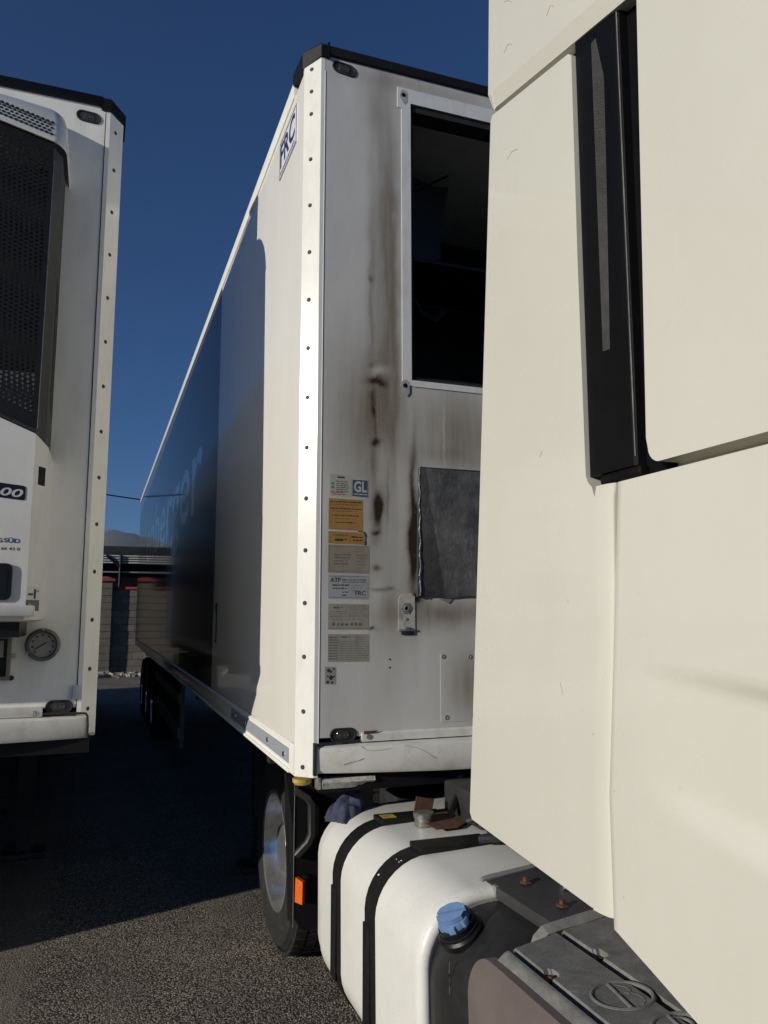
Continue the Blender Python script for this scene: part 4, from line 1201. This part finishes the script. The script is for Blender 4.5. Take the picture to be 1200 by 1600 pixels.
# chassis and clutter between cab and trailer
for x in (1.62, 2.40):
    B('chassis_rail', STEEL, tk_, x, x + .08, -.8, 5.2, .70, .97)
for y in (1.2, 2.4, 3.3, 4.6):
    B('cross_member', STEEL, tk_, 1.66, 2.46, y, y + .1, .75, .93)
fw = B('fifth_wheel', STEEL, tk_, 1.55, 2.55, 3.45, 4.5, 1.0, 1.06, bev=.02)
B('deck_plate', mat('chequer_plate', (.06, .06, .06), .5, .6, var=.3, vs=30), tk_, 1.56, 2.5, 1.25, 2.9, .975, .985)
wheel(tk_, .93, 4.28, .50, .30, 1, True); wheel(tk_, 1.265, 4.28, .50, .30, 1, True, STEEL)
wheel(tk_, XTR - .085, 4.28, .50, .30, -1); wheel(tk_, XT + .07, -.02, .515, .33, 1); wheel(tk_, XTR - .07, -.02, .515, .33, -1)
B('axle', STEEL, tk_, 1.5, 2.6, 4.21, 4.35, .43, .57, bev=.03)
# black mudguard front plate with handle and lamp
mg = MB().prism([(.800, 1.055), (.835, 1.035), (.87, 1.045), (1.20, 1.045), (1.20, .43), (.905, .40), (.865, .415), (.845, .45), (.838, .8)], lambda u, v, d: (u, 3.43 + d, v), .02, .004, 1).build('mudguard', BLACKP, tk_, 30)
MB().loft([[(.838, 3.432, .43), (.838, 3.432, 1.03), (.806, 3.50, 1.045), (.83, 3.50, .43)], [(.842, 3.436, .43), (.842, 3.436, 1.03), (.81, 3.50, 1.045), (.834, 3.50, .43)]]).build('side_lip', BLACKP, mg, 20)
MB().tube([(.8375, 3.428, .42 + k * .061) for k in range(11)], .0016, 6).build('bright_edge', GREYP, mg)
hpts = [(.838, 3.42, .985), (.888, 3.405, .955), (.908, 3.40, .925), (.910, 3.40, .80), (.895, 3.405, .765), (.845, 3.42, .71)]
hm = MB()
for a, b_ in zip(hpts, hpts[1:]):
    pass
def hsec(p, d):
    p = Vector(p); d = Vector(d).normalized(); n = Vector((0, -1, 0)); s_ = d.cross(n).normalized()
    return [p + s_ * a + n * c_ for a, c_ in ((-.017, -.012), (-.017, .010), (-.010, .016), (.010, .016), (.017, .010), (.017, -.012))]
sec = []
for k, p in enumerate(hpts):
    d = Vector(hpts[min(k + 1, 5)]) - Vector(hpts[max(k - 1, 0)])
    sec.append(hsec(p, d))
hm.loft(sec).build('handle', mat('grey_handle_plastic', (.022, .022, .022), .5, var=.15, vs=40), mg, 30)
ol = MB().prism([(-.02, -.048), (.02, -.052), (.022, .040), (-.018, .052)], lambda u, v, d: (.852 + u * .6 + .8 * d, 3.395 - u * .8 + .6 * d, .575 + v), .018, .003, 2).build('side_lamp', ORANGE, mg, 30)
MB().box(.875, .905, 3.41, 3.43, .525, .63, bev=.004).build('lamp_bracket', BLACKP, mg)
B('rail_box', STEEL, tk_, 1.22, 1.6, 3.2, 3.42, .6, .98, bev=.02)

# fuel tank: rounded section along Y with softened ends
def tank_sec(y, ins, x0=.820, x1=1.52, z0=.37, z1=1.003, r=.165):
    q = rrect(x0 + ins, x1 - ins, z0 + ins, z1 - ins, max(.03, r - ins * .6), 9)
    return [(x + (.014 * ((z - .72) / .32) ** 2 if x < 1.1 else 0), y, z + .018 * max(0, min(1, (x - .95) / .35))) for x, z in q]
TY0, TY1 = 1.985, 3.06
ft = MB().loft([tank_sec(y, i) for y, i in ((TY0 + .012, .045), (TY0 + .003, .030), (TY0, .022), (TY0 + .004, .010), (TY0 + .016, .002), (TY0 + .035, 0),
                                            (TY1 - .12, 0), (TY1 - .10, .002), (TY1 - .07, .010), (TY1 - .055, .011), (TY1 - .03, .014), (TY1 - .01, .022), (TY1, .05))]).build('fuel_tank', TANKW, tk_, 50)
def strap(y0, y1, name):
    mb = MB()
    mb.loft([tank_sec(y, i) for y, i in ((y0, .002), (y0, -.006), (y1, -.006), (y1, .002))], caps=False)
    return mb.build(name, STRAPB, ft, 40)
st1 = strap(2.685, 2.765, 'tank_strap'); st2 = strap(2.330, 2.412, 'tank_strap')
for st_, y0, y1 in ((st1, 2.676, 2.774), (st2, 2.321, 2.421)):
    MB().box(.97, 1.22, y0, y1, 1.006, 1.023, bev=.003).build('strap_pad', STRAPB, st_)
    MB().box(.812, .822, y0 + .04, y1, .50, .80, bev=.003).build('strap_pad', STRAPB, st_)
MB().box(.985, 1.035, 2.70, 2.75, 1.0232, 1.0242).build('yellow_tag', YELL, st1)
kk = MB()
random.seed(4)
for k in range(6):
    a = random.uniform(.35, .95)
    x = .985 - .163 * math.sin(a); z = .838 + .163 * math.cos(a)
    y = random.uniform(2.34, 2.40)
    kk.lathe((x - .0035 * math.sin(a), y, z + .0035 * math.cos(a)), (-math.sin(a), 0, math.cos(a)), [(random.uniform(.0015, .004), 0), (.001, .0022), (0, .0022)], 6)
kk.build('paint_flecks', TANKW, st2, 0)
# filler neck with rusty bracket
MB().lathe((1.105, 2.615, 1.01), (0, 0, 1), [(.034, 0), (.036, .010), (.034, .026), (.038, .028), (.038, .042), (.033, .046), (0, .046)], 24).build('filler_cap', mat('worn_cap_metal', (.20, .20, .175), .45, .5, var=.5, vs=70), ft)
MB().prism([(1.10, 2.50), (1.18, 2.50), (1.30, 2.60), (1.28, 2.70), (1.14, 2.71), (1.09, 2.64)], lambda u, v, d: (u, v, 1.024 + d), .003).build('rust_bracket', RUST, ft, 0)
MB().box(1.10, 1.17, 2.69, 2.695, 1.02, 1.085, rot=Matrix.Rotation(R(12), 3, 'Y')).build('rust_tab', RUST, ft)
MB().tube([(1.20, 2.60, 1.05), (1.26, 2.66, 1.10), (1.34, 2.80, 1.12), (1.5, 2.95, 1.08)], .014).build('filler_hose', BLACKP, ft)
B('valve_box', STEEL, tk_, 1.24, 1.50, 2.45, 2.75, 1.02, 1.13, bev=.01)
B('equipment_box', STEEL, tk_, 1.22, 1.56, 2.08, 2.38, 1.03, 1.12, bev=.012)
MB().tube([(1.20, 2.47, 1.05), (1.30, 2.40, 1.09), (1.42, 2.38, 1.07), (1.55, 2.42, 1.1)], .011).build('pipe', STEEL, tk_)
MB().tube([(1.16, 2.30, 1.04), (1.25, 2.22, 1.06), (1.36, 2.2, 1.05)], .013).build('pipe', RUBBER, tk_)
for k in range(3):
    MB().tube([(1.9 + .1 * k, 1.15, 1.9), (1.9 + .1 * k, 1.5, 1.25 - .06 * k), (1.9 + .08 * k, 2.1, 1.2 - .04 * k), (1.95 + .05 * k, 2.75, 1.45)], .014).build('air_line', BLACKP, tk_)
ab = MB().prism([(1.50, 1.235), (1.56, 1.17), (1.62, 1.13), (1.70, 1.12), (1.70, 1.07), (1.52, 1.07)], lambda u, v, d: (u, 2.95 + d, v), .03, .004, 1).build('arm_bracket', GREYM, tk_, 20)
MB().lathe((1.54, 2.95, 1.10), (0, -1, 0), [(.028, 0), (.028, .02), (.016, .024), (.01, .01), (0, .01)], 14).build('bracket_bolt', SILV, ab)
MB().lathe((1.73, 2.94, 1.15), (.3, -1, .2), [(.014, 0), (.014, .07), (.006, .08), (.006, .12), (0, .12)], 12).build('gladhand', ALU, tk_)
B('tread_block_mat', RUBBER, tk_, 1.25, 1.55, 3.43, 3.50, 1.0, 1.12, bev=.01)

# black additive tank at the front end, blue cap
def ad_sec(y, ins):
    return tank_sec(y, ins, .842, 1.52, .38, .975, .17)
ad = MB().loft([ad_sec(y, i) for y, i in ((TY0 + .01, .01), (TY0 - .02, .004), (TY0 - .05, 0), (1.76, 0), (1.715, .012), (1.69, .035), (1.68, .07))]).build('additive_tank', mat('black_tank_plastic', (.015, .015, .0155), .48, var=.3, vs=25, bmp=.1, bs=300, dirt=((.05, .048, .045), 60, .35, (1, 1, 1))), tk_, 50)
MB().tube([(.8465 + .010 * ((k / 16 - .2)) ** 2 , 1.850 + .004 * math.sin(k * 1.3), .90 - k * .03) for k in range(16)], .0016, 5).build('weld_line', mat('pale_scratch', (.09, .085, .08), .7), ad)
cax = Vector((-.52, -.10, .85)).normalized()
cc = Vector((.903, 1.905, .945))
cq = cax.to_track_quat('Z', 'Y')
MB().lathe(cc, cax, [(.060, -.012), (.060, .004), (.054, .010), (.054, .015), (.049, .017), (.049, .03)], 32).build('cap_neck', BLACKP, ad)
cb = MB()
n = 48
def crad(k):
    return .042 + .003 * (1 if (k // 4) % 2 == 0 else -1)
rings = []
for h, s_ in ((.016, 1.0), (.040, 1.0), (.046, .94)):
    rings.append([cc + cq @ Vector((crad(k) * s_ * math.cos(2 * math.pi * k / n), crad(k) * s_ * math.sin(2 * math.pi * k / n), h)) for k in range(n)])
cb.loft(rings)
capo = cb.build('blue_cap', BLUECAP, ad, 30)
gm = MB()
for s_ in (-1, 1):
    pts = [(-.040, s_ * .004), (.040, s_ * .004), (.034, s_ * .020), (.012, s_ * .030), (-.012, s_ * .030), (-.034, s_ * .020)]
    if s_ < 0: pts = pts[::-1]
    ca, sa = math.cos(R(38)), math.sin(R(38))
    gm.prism([(u * ca - v * sa, u * sa + v * ca) for u, v in pts], lambda u, v, d: cc + cq @ Vector((u, v, .060 - d)), .012, .002, 2)
gm.build('cap_grip', BLUECAP, ad, 30)

# dark cover plate with bolts
DPL = mat('dark_cover_plate', (.045, .045, .045), .45, var=.25, vs=22, dirt=((.07, .068, .06), 40, .4, (1, 1, 1)))
pl_ = MB().prism([(1.045, 2.035), (1.7, 2.13), (1.7, 1.73), (1.055, 1.70)], lambda u, v, d: (u, v, 1.010 + (u - 1.05) * .05 - d), .03, .008, 2).build('cover_plate', DPL, tk_, 30)
for y in (1.81, 1.93):
    MB().box(1.09, 1.6, y - .008, y + .008, 1.012, 1.020, bev=.004, rot=Matrix.Rotation(R(-2.8), 3, 'Y')).build('plate_rib', DPL, pl_)
for x, y in ((1.13, 1.965), (1.13, 1.785), (1.4, 1.97)):
    MB().lathe((x, y, 1.013 + (x - 1.05) * .05), (0, 0, 1), [(.018, 0), (.016, .003), (.009, .004), (.009, .012), (.006, .014), (0, .014)], 6).build('bolt', RUST, pl_)
MB().prism([(1.19, 1.875), (1.235, 1.94), (1.30, 1.915), (1.265, 1.855)], lambda u, v, d: (u, v, 1.023 - d), .002).build('worn_label', mat('scratched_pale_label', (.32, .32, .32), .4, var=.9, vs=90), pl_, 0)
MB().box(1.205, 1.235, 1.885, 1.915, 1.021, 1.034, bev=.003).build('white_clip', mat('white_plastic', (.75, .75, .73), .4), pl_)
MB().loft([[(1.02, 2.060, .985), (1.035, 2.050, 1.016), (1.06, 2.046, 1.022), (1.7, 2.141, 1.045)], [(1.02, 2.045, .985), (1.037, 2.037, 1.012), (1.06, 2.034, 1.016), (1.7, 2.132, 1.04)]], close=False).build('plate_edge', GREYP, pl_, 20)
B('clip_tab', SILV, pl_, 1.043, 1.053, 1.975, 1.995, .985, 1.012)

# grey plastic step with grooves, rusty bolt wells and a moulded emblem
SZ = 1.02
xs_s = [.824, .828, .832, .840, .850, .858, .864, .869, .871, .886, .888, .895, .91, .95, 1.0, 1.012, 1.014, 1.033, 1.035, 1.05, 1.10, 1.2, 1.3, 1.5, 1.75]
wells = ((.893, 1.456, .017), (1.037, 1.462, .016))
def stepz(x, y):
    if x < .832: z = SZ - .022 - (.832 - x) * 2.0
    elif x < .860: z = SZ - .022 + (x - .832) / .028 * .022
    else: z = SZ + (x - .860) * .03
    if .8705 <= x <= .8865: z -= .016
    if 1.0135 <= x <= 1.0335: z -= .015
    for wx, wy, wr in wells:
        d = math.hypot(x - wx, y - wy)
        if d < wr: z = min(z, SZ - .010 + .4 * max(0, d - wr * .7))
    return z
sky_ = lambda x, y: y + min(.16, max(0, x - .862) * .25)
ys_s = sorted(set([1.597, 1.595, 1.590, 1.58] + [1.575 - .0065 * k for k in range(44)] + [1.28 - .05 * k for k in range(20)]), reverse=True)
xs_f = sorted(set(xs_s + [.876 + .003 * k for k in range(13)] + [1.020 + .003 * k for k in range(13)]))
sm_ = MB()
gv = [[sm_.bm.verts.new((x, sky_(x, y) if y > 1.5 else y + (sky_(x, y) - y) * max(0, (y - 1.2) / .3), stepz(x, y) - (.006 if y > 1.594 else 0))) for y in ys_s] for x in xs_f]
for i in range(len(xs_f) - 1):
    for j in range(len(ys_s) - 1):
        sm_.bm.faces.new((gv[i][j], gv[i + 1][j], gv[i + 1][j + 1], gv[i][j + 1]))
ext = bmesh.ops.extrude_edge_only(sm_.bm, edges=[e for e in sm_.bm.edges if e.is_boundary])
for v in [g for g in ext['geom'] if isinstance(g, bmesh.types.BMVert)]:
    v.co.z = .80
stp = sm_.build('step', GREYP, tk_, 40)
for wx, wy, wr in wells:
    MB().lathe((wx, wy + (wx - .862) * .2, SZ - .010), (0, 0, 1), [(wr * .95, -.004), (wr * .9, .003), (wr * .35, .004), (wr * .3, .008), (0, .008)], 14).build('rusty_bolt', RUST, stp)
def emblem(ex, ey):
    zz = lambda x: SZ + (x - .860) * .03 - .0022
    ring_ = [(ex + .060 * math.cos(2 * math.pi * k / 36), ey + .052 * math.sin(2 * math.pi * k / 36)) for k in range(37)]
    em = MB().tube([(x, y, zz(x)) for x, y in ring_], .0050, 8)
    em.tube([(ex - .014, ey - .046, zz(ex)), (ex + .000, ey + .046, zz(ex))], .0050, 8)
    for c0, r_ in (((ex + .006, ey + .018), .020), ((ex + .004, ey - .018), .026)):
        em.tube([(c0[0] + r_ * math.cos(R(a)), c0[1] + r_ * math.sin(R(a)), zz(c0[0])) for a in range(-70, 111, 20)], .0040, 6)
    em.build('moulded_emblem', GREYP, stp, 40)
emblem(.972, 1.335); emblem(1.0, 1.195)
MB().loft([[(.955, 1.675, .95), (.975, 1.668, 1.010), (.995, 1.663, 1.030), (1.02, 1.660, 1.036), (1.3, 1.70, 1.05), (1.7, 1.76, 1.06)], [(.955, 1.655, .95), (.980, 1.646, 1.003), (1.0, 1.640, 1.019), (1.02, 1.636, 1.024), (1.3, 1.675, 1.038), (1.7, 1.735, 1.05)]], close=False).build('step_frame', GREYP, stp, 20)
# painted side skirt below the step
sk = [(1.684, .50)] + arc(1.586, .905, .10, 0, 90, 14) + [(1.54, 1.006), (.62, 1.006), (.62, .42), (1.60, .42)]
MB().prism(sk, lambda u, v, d: (XT + .022 + d - .012 * math.sin(max(0, min(1, (v - .5) / .5)) * math.pi), u, v), .025, .012, 3).build('side_skirt', MAUVE, tk_, 40)

# ------------------------------------------------------------------ cloth left on the tank
random.seed(21)
def rag(u, v):
    a = u * 2 * math.pi
    t = v
    prof = (1 - t ** 3.2) ** .5 if t < 1 else 0
    f = 1 + .13 * math.sin(a * 6 + 2.5 * t) * (1 - t) + .08 * math.sin(a * 10 + 1 + 3 * t) * (1 - .6 * t) + .06 * math.sin(a * 3 + 4 * t)
    x = .905 + .066 * prof * f * math.cos(a) + .030 * t
    y = 2.93 + .056 * prof * f * math.sin(a) + .015 * t
    z = .975 + .085 * t + .030 * t * math.cos(a - .3) * prof + .010 * math.sin(a * 5 + 6 * t) * t * (1 - t) * 2 + .012 * math.sin(a * 2 + 9 * t) * t
    return (x, y, z)
rg = MB(); n = 84
rr_ = [[rg.bm.verts.new(rag(k / n, j / 14)) for k in range(n)] for j in range(15)]
for j in range(14):
    for k in range(n):
        rg.bm.faces.new((rr_[j][k], rr_[j][(k + 1) % n], rr_[j + 1][(k + 1) % n], rr_[j + 1][k]))
rg.bm.faces.new(rr_[-1]); rg.bm.faces.new(rr_[0][::-1])
tag(rg.build('cloth', CLOTH, None, 60), 'crumpled navy blue cloth lying on the white fuel tank', 'cloth')
